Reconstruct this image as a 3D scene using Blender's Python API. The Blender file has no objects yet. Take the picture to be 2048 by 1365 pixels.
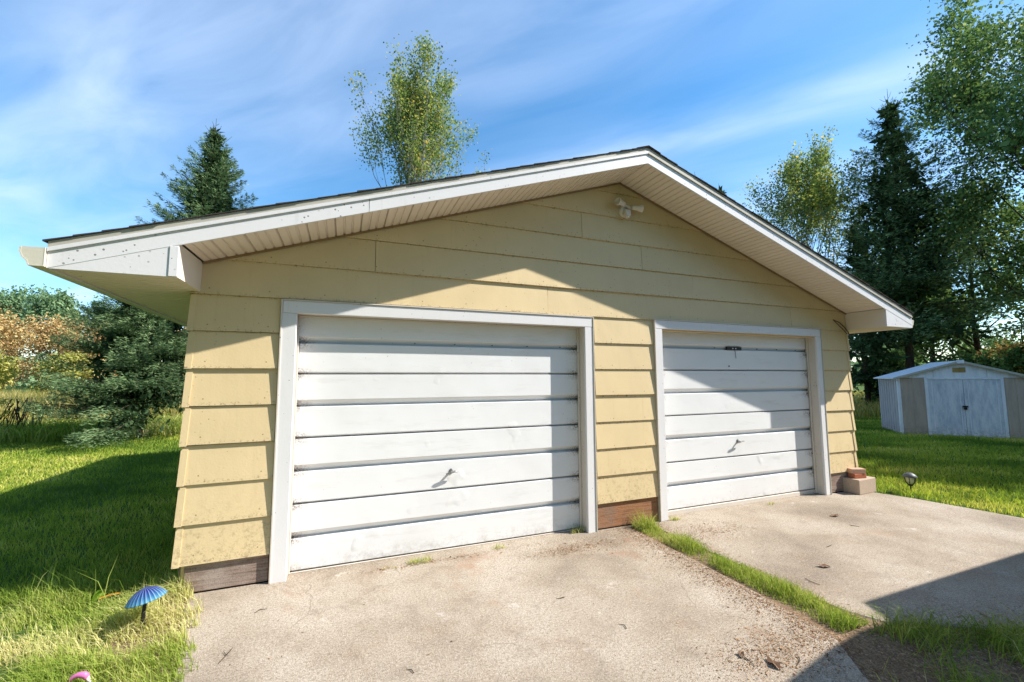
import bpy, math, random
import numpy as np
from mathutils import Vector, Matrix

# ------------------------------------------------------------------ camera, sky, sun, exposure
scene = bpy.context.scene
C = scene.collection
camd = bpy.data.cameras.new('camera')
cam = bpy.data.objects.new('camera', camd)
C.objects.link(cam)
camd.sensor_fit = 'HORIZONTAL'
camd.sensor_width = 36.0
camd.lens = 14.84
camd.clip_start = 0.05
camd.clip_end = 2000
CAM = np.array([0.3826, -3.8525, 1.5614])
FW = np.array([0.36509126, 0.92689788, 0.08699818])
RT = np.array([0.9305186, -0.36623202, -0.00304059])
UP = np.array([-0.0290432, -0.08206352, 0.99620383])
cam.matrix_world = Matrix(((RT[0], UP[0], -FW[0], CAM[0]), (RT[1], UP[1], -FW[1], CAM[1]),
                           (RT[2], UP[2], -FW[2], CAM[2]), (0, 0, 0, 1)))
scene.camera = cam

SUN_DIR = Vector((-2.37, 1.0, -2.2)).normalized()      # the way the light travels
SUN_EL = math.asin(-SUN_DIR.z)
SUN_AZ = math.atan2(-SUN_DIR.x, -SUN_DIR.y)            # from +y towards +x
sund = bpy.data.lights.new('sun', 'SUN')
sund.energy = 5.0
sund.angle = math.radians(0.5)
sund.color = (1.0, 0.95, 0.87)
sun = bpy.data.objects.new('sun', sund)
C.objects.link(sun)
sun.location = (12, -8, 14)
sun.rotation_euler = SUN_DIR.to_track_quat('-Z', 'Y').to_euler()

world = bpy.data.worlds.new('World')
scene.world = world
world.use_nodes = True
SKY_STRENGTH = 0.14
scene.view_settings.view_transform = 'Standard'
scene.view_settings.look = 'None'
scene.view_settings.gamma = 1.0
scene.view_settings.use_curve_mapping = False
scene.view_settings.exposure = 0.80
scene.cycles.max_bounces = 4
scene.cycles.diffuse_bounces = 2
scene.cycles.glossy_bounces = 2
scene.cycles.transmission_bounces = 3
scene.cycles.caustics_reflective = False
scene.cycles.caustics_refractive = False


def build_world():
    nt = world.node_tree
    N, L = nt.nodes, nt.links
    N.clear()
    out = N.new('ShaderNodeOutputWorld')
    bg = N.new('ShaderNodeBackground')
    bg.inputs['Strength'].default_value = SKY_STRENGTH
    L.new(bg.outputs[0], out.inputs[0])
    sky = N.new('ShaderNodeTexSky')
    sky.sky_type = 'NISHITA'
    sky.sun_disc = False
    sky.sun_elevation = SUN_EL
    sky.sun_rotation = SUN_AZ
    sky.altitude = 300
    sky.air_density = 1.0
    sky.dust_density = 0.4
    sky.ozone_density = 2.2
    hs = N.new('ShaderNodeHueSaturation')
    hs.inputs['Saturation'].default_value = 1.34
    hs.inputs['Hue'].default_value = 0.493
    L.new(sky.outputs[0], hs.inputs['Color'])
    # thin cirrus: the view direction cut with a flat layer high above
    tc = N.new('ShaderNodeTexCoord')
    sep = N.new('ShaderNodeSeparateXYZ')
    L.new(tc.outputs['Generated'], sep.inputs[0])

    def m(op, a, b=None, c=None, clamp=False):
        n = N.new('ShaderNodeMath'); n.operation = op; n.use_clamp = clamp
        for i, v in enumerate((a, b, c)):
            if v is None: continue
            if isinstance(v, (int, float)): n.inputs[i].default_value = v
            else: L.new(v, n.inputs[i])
        return n.outputs[0]
    zc = m('MAXIMUM', sep.outputs[2], 0.06)
    px = m('DIVIDE', sep.outputs[0], zc)
    py = m('DIVIDE', sep.outputs[1], zc)
    across = m('ADD', m('MULTIPLY', px, 0.775), m('MULTIPLY', py, 0.63))
    along = m('ADD', m('MULTIPLY', px, 0.63), m('MULTIPLY', py, -0.775))
    comb = N.new('ShaderNodeCombineXYZ')
    L.new(m('MULTIPLY', along, 0.75), comb.inputs[0])
    L.new(m('MULTIPLY', across, 2.1), comb.inputs[1])
    n1 = N.new('ShaderNodeTexNoise'); n1.inputs['Scale'].default_value = 1.6
    n1.inputs['Detail'].default_value = 9; n1.inputs['Roughness'].default_value = 0.52
    n1.inputs['Distortion'].default_value = 0.5
    L.new(comb.outputs[0], n1.inputs['Vector'])
    n2 = N.new('ShaderNodeTexNoise'); n2.inputs['Scale'].default_value = 0.9
    n2.inputs['Detail'].default_value = 4
    L.new(comb.outputs[0], n2.inputs['Vector'])
    fib = N.new('ShaderNodeMapRange')
    fib.inputs['From Min'].default_value = 0.28; fib.inputs['From Max'].default_value = 0.78
    L.new(n1.outputs[0], fib.inputs['Value'])
    warp = m('MULTIPLY', m('SUBTRACT', n2.outputs[0], 0.5), 0.35)
    acw = m('ADD', across, warp)

    def band(c0, w, k):
        d = m('DIVIDE', m('SUBTRACT', acw, c0), w)
        return m('MULTIPLY', m('POWER', 2.718, m('MULTIPLY', m('MULTIPLY', d, d), -1.0)), k)
    bands = m('ADD', m('ADD', band(1.80, 0.17, 0.50), m('ADD', band(0.52, 0.32, 0.52), band(1.08, 0.28, 0.24))),
              m('ADD', band(2.9, 0.7, 0.42), band(-0.8, 0.4, 0.5)))
    bands = m('ADD', bands, m('ADD', band(4.6, 0.9, 0.5), 0.10))
    dens = m('MULTIPLY', bands, m('ADD', m('MULTIPLY', fib.outputs[0], 0.72), 0.28), clamp=True)
    low = N.new('ShaderNodeMapRange')           # the layer thins out into the horizon's own paleness
    low.inputs['From Min'].default_value = 0.0; low.inputs['From Max'].default_value = 0.12
    L.new(sep.outputs[2], low.inputs['Value'])
    dens = m('MULTIPLY', dens, low.outputs[0])
    mix = N.new('ShaderNodeMix'); mix.data_type = 'RGBA'
    L.new(dens, mix.inputs[0])
    L.new(hs.outputs[0], mix.inputs[6])
    mix.inputs[7].default_value = (4.1, 4.9, 6.3, 1)
    L.new(mix.outputs[2], bg.inputs['Color'])


build_world()

# ------------------------------------------------------------------ helpers: materials
def lin(r, g, b):
    return tuple((c / 255 / 12.92 if c / 255 <= 0.04045 else ((c / 255 + 0.055) / 1.055) ** 2.4) for c in (r, g, b)) + (1,)


class NT:
    def __init__(s, name):
        s.m = bpy.data.materials.new(name); s.m.use_nodes = True
        s.t = s.m.node_tree; s.N = s.t.nodes; s.L = s.t.links; s.N.clear()
        s.out = s.N.new('ShaderNodeOutputMaterial')

    def n(s, kind, **kw):
        n = s.N.new(kind)
        for k, v in kw.items():
            if k.startswith('i_'):
                key = k[2:].replace('_', ' ')
                n.inputs[key].default_value = v
            else: setattr(n, k, v)
        return n

    def link(s, a, b): s.L.new(a, b)

    def math(s, op, a, b=None, clamp=False):
        n = s.N.new('ShaderNodeMath'); n.operation = op; n.use_clamp = clamp
        for i, v in enumerate((a, b)):
            if v is None: continue
            if isinstance(v, (int, float)): n.inputs[i].default_value = v
            else: s.L.new(v, n.inputs[i])
        return n.outputs[0]

    def coords(s, scale=(1, 1, 1), kind='Object'):
        tc = s.N.new('ShaderNodeTexCoord'); mp = s.N.new('ShaderNodeMapping')
        mp.inputs['Scale'].default_value = scale
        s.L.new(tc.outputs[kind], mp.inputs[0]); return mp.outputs[0]

    def noise(s, vec, scale, detail=4, rough=0.55):
        n = s.N.new('ShaderNodeTexNoise'); n.inputs['Scale'].default_value = scale
        n.inputs['Detail'].default_value = detail; n.inputs['Roughness'].default_value = rough
        if vec is not None: s.L.new(vec, n.inputs['Vector'])
        return n.outputs[0]

    def voro(s, vec, scale):
        n = s.N.new('ShaderNodeTexVoronoi'); n.inputs['Scale'].default_value = scale
        s.L.new(vec, n.inputs['Vector']); return n

    def rng(s, v, a, b, c=0.0, d=1.0):
        n = s.N.new('ShaderNodeMapRange'); n.inputs[1].default_value = a; n.inputs[2].default_value = b
        n.inputs[3].default_value = c; n.inputs[4].default_value = d
        s.L.new(v, n.inputs[0]); return n.outputs[0]

    def mix(s, f, a, b, mode='MIX'):
        n = s.N.new('ShaderNodeMix'); n.data_type = 'RGBA'; n.blend_type = mode
        for i, v in ((0, f), (6, a), (7, b)):
            if isinstance(v, (int, float)): n.inputs[i].default_value = v
            elif isinstance(v, tuple): n.inputs[i].default_value = v
            else: s.L.new(v, n.inputs[i])
        return n.outputs[2]

    def ramp(s, v, stops):
        n = s.N.new('ShaderNodeValToRGB'); e = n.color_ramp.elements
        e[0].position, e[0].color = stops[0]; e[1].position, e[1].color = stops[-1]
        for p, c in stops[1:-1]:
            k = e.new(p); k.color = c
        s.L.new(v, n.inputs[0]); return n.outputs[0]

    def bump(s, h, strength, dist=0.01):
        n = s.N.new('ShaderNodeBump'); n.inputs['Strength'].default_value = strength
        n.inputs['Distance'].default_value = dist
        s.L.new(h, n.inputs['Height']); return n.outputs[0]

    def principled(s, col, rough=0.6, normal=None, metal=0.0, spec=0.4):
        b = s.N.new('ShaderNodeBsdfPrincipled')
        if isinstance(col, tuple): b.inputs['Base Color'].default_value = col
        else: s.L.new(col, b.inputs['Base Color'])
        if isinstance(rough, (int, float)): b.inputs['Roughness'].default_value = rough
        else: s.L.new(rough, b.inputs['Roughness'])
        b.inputs['Metallic'].default_value = metal
        b.inputs['Specular IOR Level'].default_value = spec
        if normal is not None: s.L.new(normal, b.inputs['Normal'])
        return b

    def done(s, shader):
        s.L.new(shader.outputs[0], s.out.inputs[0]); return s.m


def rnd_offset(t, vec, k=7.0):
    """object coordinates shifted per object, so that alike pieces do not repeat"""
    oi = t.n('ShaderNodeObjectInfo')
    sc = t.n('ShaderNodeVectorMath', operation='SCALE'); sc.inputs[0].default_value = (k, k * 1.7, k * 0.6)
    t.link(oi.outputs['Random'], sc.inputs['Scale'])
    ad = t.n('ShaderNodeVectorMath', operation='ADD')
    t.link(vec, ad.inputs[0]); t.link(sc.outputs[0], ad.inputs[1])
    return ad.outputs[0], oi.outputs['Random']


def mat_paint(name, col, dirt=lin(110, 95, 75), speck=0.06, mottling=0.35, rough=0.5, tint=0.05, spec=0.35, bump=0.15, laps=False):
    t = NT(name)
    v, r = rnd_offset(t, t.coords())
    big = t.rng(t.noise(v, 2.2, 5), 0.42, 0.78)
    c = t.mix(t.math('MULTIPLY', big, mottling), col, tuple(x * 0.72 for x in col[:3]) + (1,))
    c = t.mix(t.math('MULTIPLY', r, tint), c, tuple(x * 0.6 for x in col[:3]) + (1,))
    sp = t.voro(v, 26)
    sparse = t.rng(t.noise(v, 3.1, 3), 0.50, 0.62)
    spm = t.math('MULTIPLY', t.math('LESS_THAN', sp.outputs['Distance'], speck * 2.0), sparse)
    c = t.mix(t.math('MULTIPLY', spm, 0.75), c, dirt)
    streak = t.rng(t.noise(t.coords((9, 9, 0.7)), 2.5, 4), 0.60, 0.80)
    c = t.mix(t.math('MULTIPLY', streak, 0.08), c, dirt)
    if laps:
        vo = t.coords(); sep = t.n('ShaderNodeSeparateXYZ'); t.link(vo, sep.inputs[0])
        ph = t.math('FRACT', t.math('DIVIDE', t.math('SUBTRACT', sep.outputs[2], 0.235 - 0.2825), 0.2825))
        edge = t.math('MAXIMUM', t.rng(ph, 0.10, 0.0), t.rng(ph, 0.93, 1.0))
        chip = t.math('MULTIPLY', edge, t.rng(t.noise(vo, 38, 6, 0.85), 0.53, 0.62))
        c = t.mix(t.math('MULTIPLY', chip, 0.9, True), c, lin(104, 86, 62))
        low = t.rng(sep.outputs[2], 0.75, 0.15)
        spl = t.math('MULTIPLY', low, t.rng(t.noise(vo, 24, 7, 0.85), 0.50, 0.64))
        c = t.mix(t.math('MULTIPLY', spl, 0.75, True), c, lin(120, 100, 72))
        nl = t.n('ShaderNodeVectorMath', operation='MULTIPLY'); nl.inputs[1].default_value = (2.46, 0, 1)
        t.link(vo, nl.inputs[0])
        sp2 = t.n('ShaderNodeSeparateXYZ'); t.link(nl.outputs[0], sp2.inputs[0])
        fx = t.math('MULTIPLY', t.math('SUBTRACT', t.math('FRACT', sp2.outputs[0]), 0.5), 0.4065)
        fz = t.math('MULTIPLY', t.math('SUBTRACT', ph, 0.16), 0.2825)
        rr_ = t.math('SQRT', t.math('ADD', t.math('MULTIPLY', fx, fx), t.math('MULTIPLY', fz, fz)))
        c = t.mix(t.math('MULTIPLY', t.math('LESS_THAN', rr_, 0.0055), 0.6), c, lin(92, 74, 52))
        wv = t.noise(t.coords((1, 1, 0.6)), 2.4, 3)
        nb = t.bump(t.math('ADD', t.math('MULTIPLY', t.noise(v, 60, 3), 0.12), wv), 0.35, 0.02)
    else:
        nb = t.bump(t.noise(v, 60, 3), bump, 0.004)
    return t.done(t.principled(c, rough, nb, spec=spec))


def mat_plain(name, col, rough=0.6, metal=0.0, spec=0.4, vary=0.25, scale=12):
    t = NT(name)
    v, r = rnd_offset(t, t.coords())
    n = t.rng(t.noise(v, scale, 4), 0.35, 0.7)
    c = t.mix(t.math('MULTIPLY', n, vary), col, tuple(x * 0.5 for x in col[:3]) + (1,))
    return t.done(t.principled(c, rough, t.bump(n, 0.1, 0.003), metal, spec))


def mat_wood(name, a, b, grey):
    t = NT(name)
    v, r = rnd_offset(t, t.coords((1.2, 6, 26)))
    g = t.noise(v, 3.0, 8, 0.65)
    c = t.ramp(g, [(0.3, a), (0.52, b), (0.72, grey)])
    v2, _ = rnd_offset(t, t.coords())
    c = t.mix(t.rng(t.noise(v2, 4, 4), 0.5, 0.68, 0, 0.7), c, grey)
    fine = t.noise(t.coords((1, 1, 1)), 160, 2)
    c = t.mix(t.rng(fine, 0.5, 0.7, 0, 0.5), c, tuple(x * 0.45 for x in a[:3]) + (1,))
    return t.done(t.principled(c, 0.85, t.bump(g, 0.5, 0.006), spec=0.15))


def mat_leaf(name, stops, trans=0.35, rough=0.5, spec=0.3, tcol=1.25):
    t = NT(name)
    at = t.n('ShaderNodeAttribute'); at.attribute_name = 'rnd'
    c = t.ramp(at.outputs['Fac'], stops)
    p = t.n('ShaderNodeBsdfDiffuse'); t.link(c, p.inputs[0])
    tr = t.n('ShaderNodeBsdfTranslucent')
    c2 = t.mix(1.0, c, (tcol, tcol, tcol * 0.7, 1), 'MULTIPLY')
    t.link(c2, tr.inputs[0])
    mx = t.n('ShaderNodeMixShader'); mx.inputs[0].default_value = trans
    t.link(p.outputs[0], mx.inputs[1]); t.link(tr.outputs[0], mx.inputs[2])
    return t.done(mx)


def mat_concrete(name):
    t = NT(name)
    v = t.coords()
    base = lin(188, 174, 155); pale = lin(207, 195, 178); dk = lin(148, 135, 118)
    a = t.noise(v, 0.85, 7, 0.6)
    c = t.ramp(a, [(0.36, dk), (0.5, base), (0.64, pale)])
    warm = t.rng(t.noise(v, 2.3, 5, 0.65), 0.54, 0.72, 0, 0.5)
    c = t.mix(warm, c, lin(176, 150, 126))
    sp = t.voro(v, 150)
    spc = t.rng(t.noise(v, 190, 2, 0.6), 0.36, 0.64)
    c = t.mix(t.math('MULTIPLY', t.math('SUBTRACT', 1.0, spc), 0.62), c, lin(98, 84, 72))
    c = t.mix(t.math('MULTIPLY', t.math('LESS_THAN', sp.outputs['Distance'], 0.22), 0.35), c, lin(226, 214, 200))
    v2 = t.coords((1, 1, 1))
    c = t.mix(t.math('MULTIPLY', t.rng(t.noise(v2, 66, 4, 0.9), 0.47, 0.62), 0.62), c, lin(98, 84, 70))
    c = t.mix(t.math('MULTIPLY', t.rng(t.noise(v2, 36, 4, 0.85), 0.55, 0.66), 0.45), c, lin(104, 90, 76))
    c = t.mix(t.math('MULTIPLY', t.rng(t.noise(v2, 80, 3, 0.9), 0.54, 0.66), 0.5), c, lin(218, 208, 196))
    rust = t.rng(t.noise(v, 1.0, 8, 0.75), 0.58, 0.72, 0, 0.5)
    c = t.mix(rust, c, lin(158, 112, 80))
    blot = t.rng(t.noise(v, 4.5, 8, 0.75), 0.52, 0.68, 0, 0.5)
    c = t.mix(blot, c, lin(128, 116, 102))
    wht = t.rng(t.noise(v, 3.7, 6, 0.7), 0.63, 0.72, 0, 0.5)
    c = t.mix(wht, c, lin(220, 212, 204))
    wz = t.n('ShaderNodeVectorMath', operation='ADD')
    nz = t.n('ShaderNodeTexNoise'); nz.inputs['Scale'].default_value = 2.2; nz.inputs['Detail'].default_value = 5
    t.link(v, nz.inputs['Vector']); t.link(v, wz.inputs[0])
    nzs = t.n('ShaderNodeVectorMath', operation='SCALE'); nzs.inputs['Scale'].default_value = 0.45
    t.link(nz.outputs['Color'], nzs.inputs[0]); t.link(nzs.outputs[0], wz.inputs[1])
    ck = t.n('ShaderNodeTexVoronoi'); ck.feature = 'DISTANCE_TO_EDGE'; ck.inputs['Scale'].default_value = 0.55
    t.link(wz.outputs[0], ck.inputs['Vector'])
    ckm = t.math('MULTIPLY', t.rng(ck.outputs['Distance'], 0.0030, 0.0008), t.rng(t.noise(v, 0.9, 3), 0.52, 0.60))
    c = t.mix(t.math('MULTIPLY', ckm, 0.45), c, lin(104, 92, 78))
    hl = t.math('ADD', t.math('MULTIPLY', spc, 1.0), t.math('MULTIPLY', t.noise(v, 30, 4), 0.6))
    return t.done(t.principled(c, 0.9, t.bump(hl, 0.35, 0.004), spec=0.2))


def mat_soil(name, a, b, c3):
    t = NT(name)
    v = t.coords()
    n = t.noise(v, 2.0, 8, 0.7)
    c = t.ramp(n, [(0.3, a), (0.5, b), (0.7, c3)])
    f = t.noise(v, 70, 4, 0.7)
    c = t.mix(t.rng(f, 0.40, 0.60, 0, 0.75), c, tuple(x * 0.4 for x in a[:3]) + (1,))
    c = t.mix(t.rng(t.noise(v, 160, 3, 0.8), 0.52, 0.66, 0, 0.6), c, c3)
    return t.done(t.principled(c, 0.95, t.bump(f, 0.6, 0.01), spec=0.1))


M = {}
M['siding'] = mat_paint('siding_paint', lin(221, 198, 154), dirt=lin(96, 78, 48), speck=0.05, mottling=0.28, rough=0.6, tint=0.12, laps=True)
M['white'] = mat_paint('white_aluminium', lin(226, 224, 224), dirt=lin(70, 62, 55), speck=0.05, mottling=0.12, rough=0.42, tint=0.05)
M['fascia'] = mat_paint('fascia_white', lin(228, 226, 226), dirt=lin(60, 52, 46), speck=0.085, mottling=0.12, rough=0.42, tint=0.04)
M['soffit'] = mat_paint('soffit_vinyl', lin(234, 219, 202), dirt=lin(110, 92, 74), speck=0.03, mottling=0.2, rough=0.6, tint=0.10)
M['jamb'] = mat_paint('jamb_paint', lin(214, 204, 192), dirt=lin(90, 76, 62), speck=0.08, mottling=0.3, rough=0.6)
M['gutter'] = mat_paint('gutter_enamel', lin(214, 208, 190), dirt=lin(110, 100, 70), speck=0.04, mottling=0.3, rough=0.4)
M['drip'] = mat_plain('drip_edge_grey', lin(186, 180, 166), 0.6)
M['shingle'] = mat_plain('asphalt_shingle', lin(74, 70, 68), 0.95, spec=0.1, vary=0.5, scale=40)
M['dark'] = mat_plain('dark_gap', lin(38, 32, 28), 0.9, spec=0.1)
M['tan_trim'] = mat_plain('tan_channel', lin(150, 120, 84), 0.6)
M['wood'] = mat_wood('weathered_sill', lin(104, 86, 76), lin(146, 126, 114), lin(172, 158, 148))
M['wood_red'] = mat_wood('worn_red_sill', lin(104, 76, 60), lin(166, 118, 84), lin(142, 122, 108))
M['metal'] = mat_plain('galvanised_metal', lin(150, 148, 146), 0.4, 0.7)
M['black'] = mat_plain('black_metal', lin(26, 26, 28), 0.5)
M['lampwhite'] = mat_plain('lamp_enamel', lin(226, 216, 204), 0.45, vary=0.1)
M['cable'] = mat_plain('cable_sheath', lin(70, 52, 38), 0.6)
M['concrete'] = mat_concrete('driveway_concrete')
M['block'] = mat_plain('block_concrete', lin(186, 166, 148), 0.95, spec=0.1, vary=0.35, scale=60)
M['brick'] = mat_plain('red_brick_clay', lin(176, 110, 84), 0.9, spec=0.1, vary=0.4, scale=50)
M['brick_pale'] = mat_plain('pale_brick_clay', lin(202, 164, 142), 0.9, spec=0.1, vary=0.35, scale=50)
M['soil'] = mat_soil('soil', lin(116, 96, 76), lin(148, 124, 100), lin(176, 152, 128))
M['lawn'] = mat_soil('lawn_ground', lin(64, 88, 40), lin(82, 108, 48), lin(108, 118, 62))
M['bark'] = mat_soil('bark', lin(58, 48, 42), lin(82, 70, 60), lin(104, 92, 80))
M['bark_pale'] = mat_soil('pale_bark', lin(120, 108, 94), lin(160, 150, 136), lin(190, 182, 170))
M['grass'] = mat_leaf('grass_blade', [(0.0, lin(88, 116, 50)), (0.45, lin(132, 154, 62)), (0.8, lin(174, 184, 76)), (1.0, lin(204, 198, 112))], 0.4, 0.5, 0.25)
M['grass_tall'] = mat_leaf('rough_grass_blade', [(0.0, lin(88, 112, 44)), (0.35, lin(130, 154, 62)), (0.7, lin(176, 184, 98)), (1.0, lin(222, 212, 160))], 0.4, 0.5, 0.25)
M['hay'] = mat_leaf('dry_grass', [(0.0, lin(120, 124, 56)), (0.4, lin(170, 160, 92)), (1.0, lin(212, 196, 146))], 0.35, 0.7, 0.15)
M['deadweed'] = mat_leaf('dead_weed', [(0.0, lin(50, 42, 34)), (1.0, lin(92, 76, 58))], 0.15, 0.8, 0.1)
M['litter'] = mat_leaf('leaf_litter', [(0.0, lin(84, 66, 52)), (0.35, lin(138, 106, 80)), (0.75, lin(176, 142, 112)), (1.0, lin(200, 176, 148))], 0.15, 0.8, 0.15)
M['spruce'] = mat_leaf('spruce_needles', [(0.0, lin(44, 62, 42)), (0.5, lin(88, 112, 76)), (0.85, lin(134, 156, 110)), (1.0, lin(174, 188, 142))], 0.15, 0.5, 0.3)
M['spruce_y'] = mat_leaf('yellow_needles', [(0.0, lin(96, 106, 40)), (0.5, lin(146, 150, 60)), (1.0, lin(190, 186, 96))], 0.3, 0.5, 0.3)
M['birch'] = mat_leaf('birch_leaves', [(0.0, lin(84, 108, 62)), (0.55, lin(128, 146, 84)), (0.85, lin(170, 176, 96)), (1.0, lin(206, 178, 96))], 0.45, 0.45, 0.4)
M['maple'] = mat_leaf('dark_leaves', [(0.0, lin(64, 90, 54)), (0.5, lin(98, 126, 76)), (0.85, lin(134, 156, 100)), (1.0, lin(174, 182, 136))], 0.3, 0.4, 0.5)
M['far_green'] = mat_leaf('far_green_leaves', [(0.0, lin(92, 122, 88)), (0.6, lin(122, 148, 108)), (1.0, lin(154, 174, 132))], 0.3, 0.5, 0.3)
M['orange'] = mat_leaf('autumn_orange_leaves', [(0.0, lin(134, 108, 76)), (0.35, lin(180, 144, 98)), (0.7, lin(206, 176, 122)), (1.0, lin(216, 202, 150))], 0.3, 0.6, 0.2)
M['yellow'] = mat_leaf('autumn_yellow_leaves', [(0.0, lin(124, 130, 62)), (0.5, lin(168, 168, 88)), (1.0, lin(208, 198, 124))], 0.35, 0.6, 0.2)
M['weed'] = mat_leaf('weed_leaf', [(0.0, lin(86, 124, 32)), (1.0, lin(136, 168, 58))], 0.4, 0.45, 0.3)


# ------------------------------------------------------------------ helpers: objects
def thing(name, label, cat, loc=(0, 0, 0), rz=0.0, group=None):
    o = bpy.data.objects.new(name, None); C.objects.link(o)
    o.empty_display_size = 0.1
    o.location = loc; o.rotation_euler = (0, 0, rz)
    return tag(o, label, cat, group)


def tag(o, label=None, cat=None, group=None, kind=None):
    if label: o['label'] = label
    if cat: o['category'] = cat
    if group: o['group'] = group
    if kind: o['kind'] = kind
    return o


def part_empty(name, parent):
    o = bpy.data.objects.new(name, None); C.objects.link(o); o.empty_display_size = 0.05
    o.parent = parent
    return o


class MB:
    def __init__(s): s.v, s.f = [], []

    def add(s, vs, fs):
        o = len(s.v); s.v += [tuple(v) for v in vs]; s.f += [tuple(i + o for i in f) for f in fs]; return s

    def box(s, x0, x1, y0, y1, z0, z1):
        v = [(x, y, z) for z in (z0, z1) for y in (y0, y1) for x in (x0, x1)]
        return s.add(v, [(0, 2, 3, 1), (4, 5, 7, 6), (0, 1, 5, 4), (2, 6, 7, 3), (0, 4, 6, 2), (1, 3, 7, 5)])

    def cbox(s, x0, x1, y0, y1, z0, z1, c=0.004):
        """box with chamfered edges"""
        ctr = np.array([(x0 + x1) / 2, (y0 + y1) / 2, (z0 + z1) / 2]); h = np.array([(x1 - x0) / 2, (y1 - y0) / 2, (z1 - z0) / 2])
        c = min(c, *(h * 0.45))
        idx = {}; vs = []
        for sx in (-1, 1):
            for sy in (-1, 1):
                for sz in (-1, 1):
                    for ax in range(3):
                        d = np.array([sx, sy, sz], float) * (h - c); d[ax] = (sx, sy, sz)[ax] * h[ax]
                        idx[(sx, sy, sz, ax)] = len(vs); vs.append(tuple(ctr + d))
        fs = []

        def face(keys):
            fs.append([idx[k] for k in keys])
        for ax in range(3):
            o = [a for a in range(3) if a != ax]
            for s_ in (-1, 1):
                ks = []
                for (a, b) in ((-1, -1), (1, -1), (1, 1), (-1, 1)):
                    t = [0, 0, 0]; t[ax] = s_; t[o[0]] = a; t[o[1]] = b; ks.append((*t, ax))
                face(ks)
        for ax in range(3):
            o = [a for a in range(3) if a != ax]
            for a in (-1, 1):
                for b in (-1, 1):
                    ks = []
                    for (s_, q) in ((-1, o[0]), (1, o[0]), (1, o[1]), (-1, o[1])):
                        t = [0, 0, 0]; t[ax] = s_; t[o[0]] = a; t[o[1]] = b; ks.append((*t, q))
                    face(ks)
        for sx in (-1, 1):
            for sy in (-1, 1):
                for sz in (-1, 1): face([(sx, sy, sz, a) for a in range(3)])
        # orient outwards
        ff = []
        for f in fs:
            p = [np.array(vs[i]) for i in f]; n = np.cross(p[1] - p[0], p[2] - p[0]); m_ = sum(p) / len(p) - ctr
            ff.append(tuple(f) if n @ m_ > 0 else tuple(reversed(f)))
        return s.add(vs, ff)

    def prism(s, poly, d0, d1, axis='y'):
        """polygon in the two other axes, extruded along axis"""
        def P(a, b, d): return (a, d, b) if axis == 'y' else ((d, a, b) if axis == 'x' else (a, b, d))
        n = len(poly)
        vs = [P(a, b, d0) for a, b in poly] + [P(a, b, d1) for a, b in poly]
        fs = [tuple(range(n)), tuple(range(2 * n - 1, n - 1, -1))] + [(i, i + n, (i + 1) % n + n, (i + 1) % n) for i in range(n)]
        return s.add(vs, fs)

    def tube(s, pts, rad, k=6, cap=True):
        pts = [Vector(p) for p in pts]
        if isinstance(rad, (int, float)): rad = [rad] * len(pts)
        rings = []; o = len(s.v); prev = None
        for i, p in enumerate(pts):
            d = (pts[min(i + 1, len(pts) - 1)] - pts[max(i - 1, 0)]).normalized()
            a = Vector((0, 0, 1)) if abs(d.z) < 0.9 else Vector((1, 0, 0))
            if prev is not None: a = prev
            u = (a - d * a.dot(d)).normalized(); w = d.cross(u); prev = u
            for j in range(k):
                t = 2 * math.pi * j / k
                s.v.append(tuple(p + (u * math.cos(t) + w * math.sin(t)) * rad[i]))
        for i in range(len(pts) - 1):
            for j in range(k):
                a = o + i * k + j; b = o + i * k + (j + 1) % k
                s.f.append((a, b, b + k, a + k))
        if cap:
            s.f.append(tuple(o + j for j in reversed(range(k)))); e = o + (len(pts) - 1) * k
            s.f.append(tuple(e + j for j in range(k)))
        return s

    def lathe(s, prof, k=24, ctr=(0, 0, 0), flute=0.0, nfl=12):
        o = len(s.v)
        for r, z in prof:
            for j in range(k):
                t = 2 * math.pi * j / k
                rr = r * (1 + flute * math.cos(nfl * t))
                s.v.append((ctr[0] + rr * math.cos(t), ctr[1] + rr * math.sin(t), ctr[2] + z))
        for i in range(len(prof) - 1):
            for j in range(k):
                a = o + i * k + j; b = o + i * k + (j + 1) % k
                s.f.append((a, b, b + k, a + k))
        return s

    def build(s, name, mat, parent=None, smooth=False, loc=None):
        me = bpy.data.meshes.new(name)
        me.from_pydata(s.v, [], s.f); me.update()
        me.materials.append(M[mat] if isinstance(mat, str) else mat)
        if smooth: me.polygons.foreach_set('use_smooth', [True] * len(me.polygons))
        o = bpy.data.objects.new(name, me); C.objects.link(o)
        if parent is not None: o.parent = parent
        if loc is not None: o.location = loc
        return o


def fix_normals(o):
    import bmesh
    bm = bmesh.new(); bm.from_mesh(o.data); bmesh.ops.recalc_face_normals(bm, faces=bm.faces[:]); bm.to_mesh(o.data); bm.free()
    return o


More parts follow.
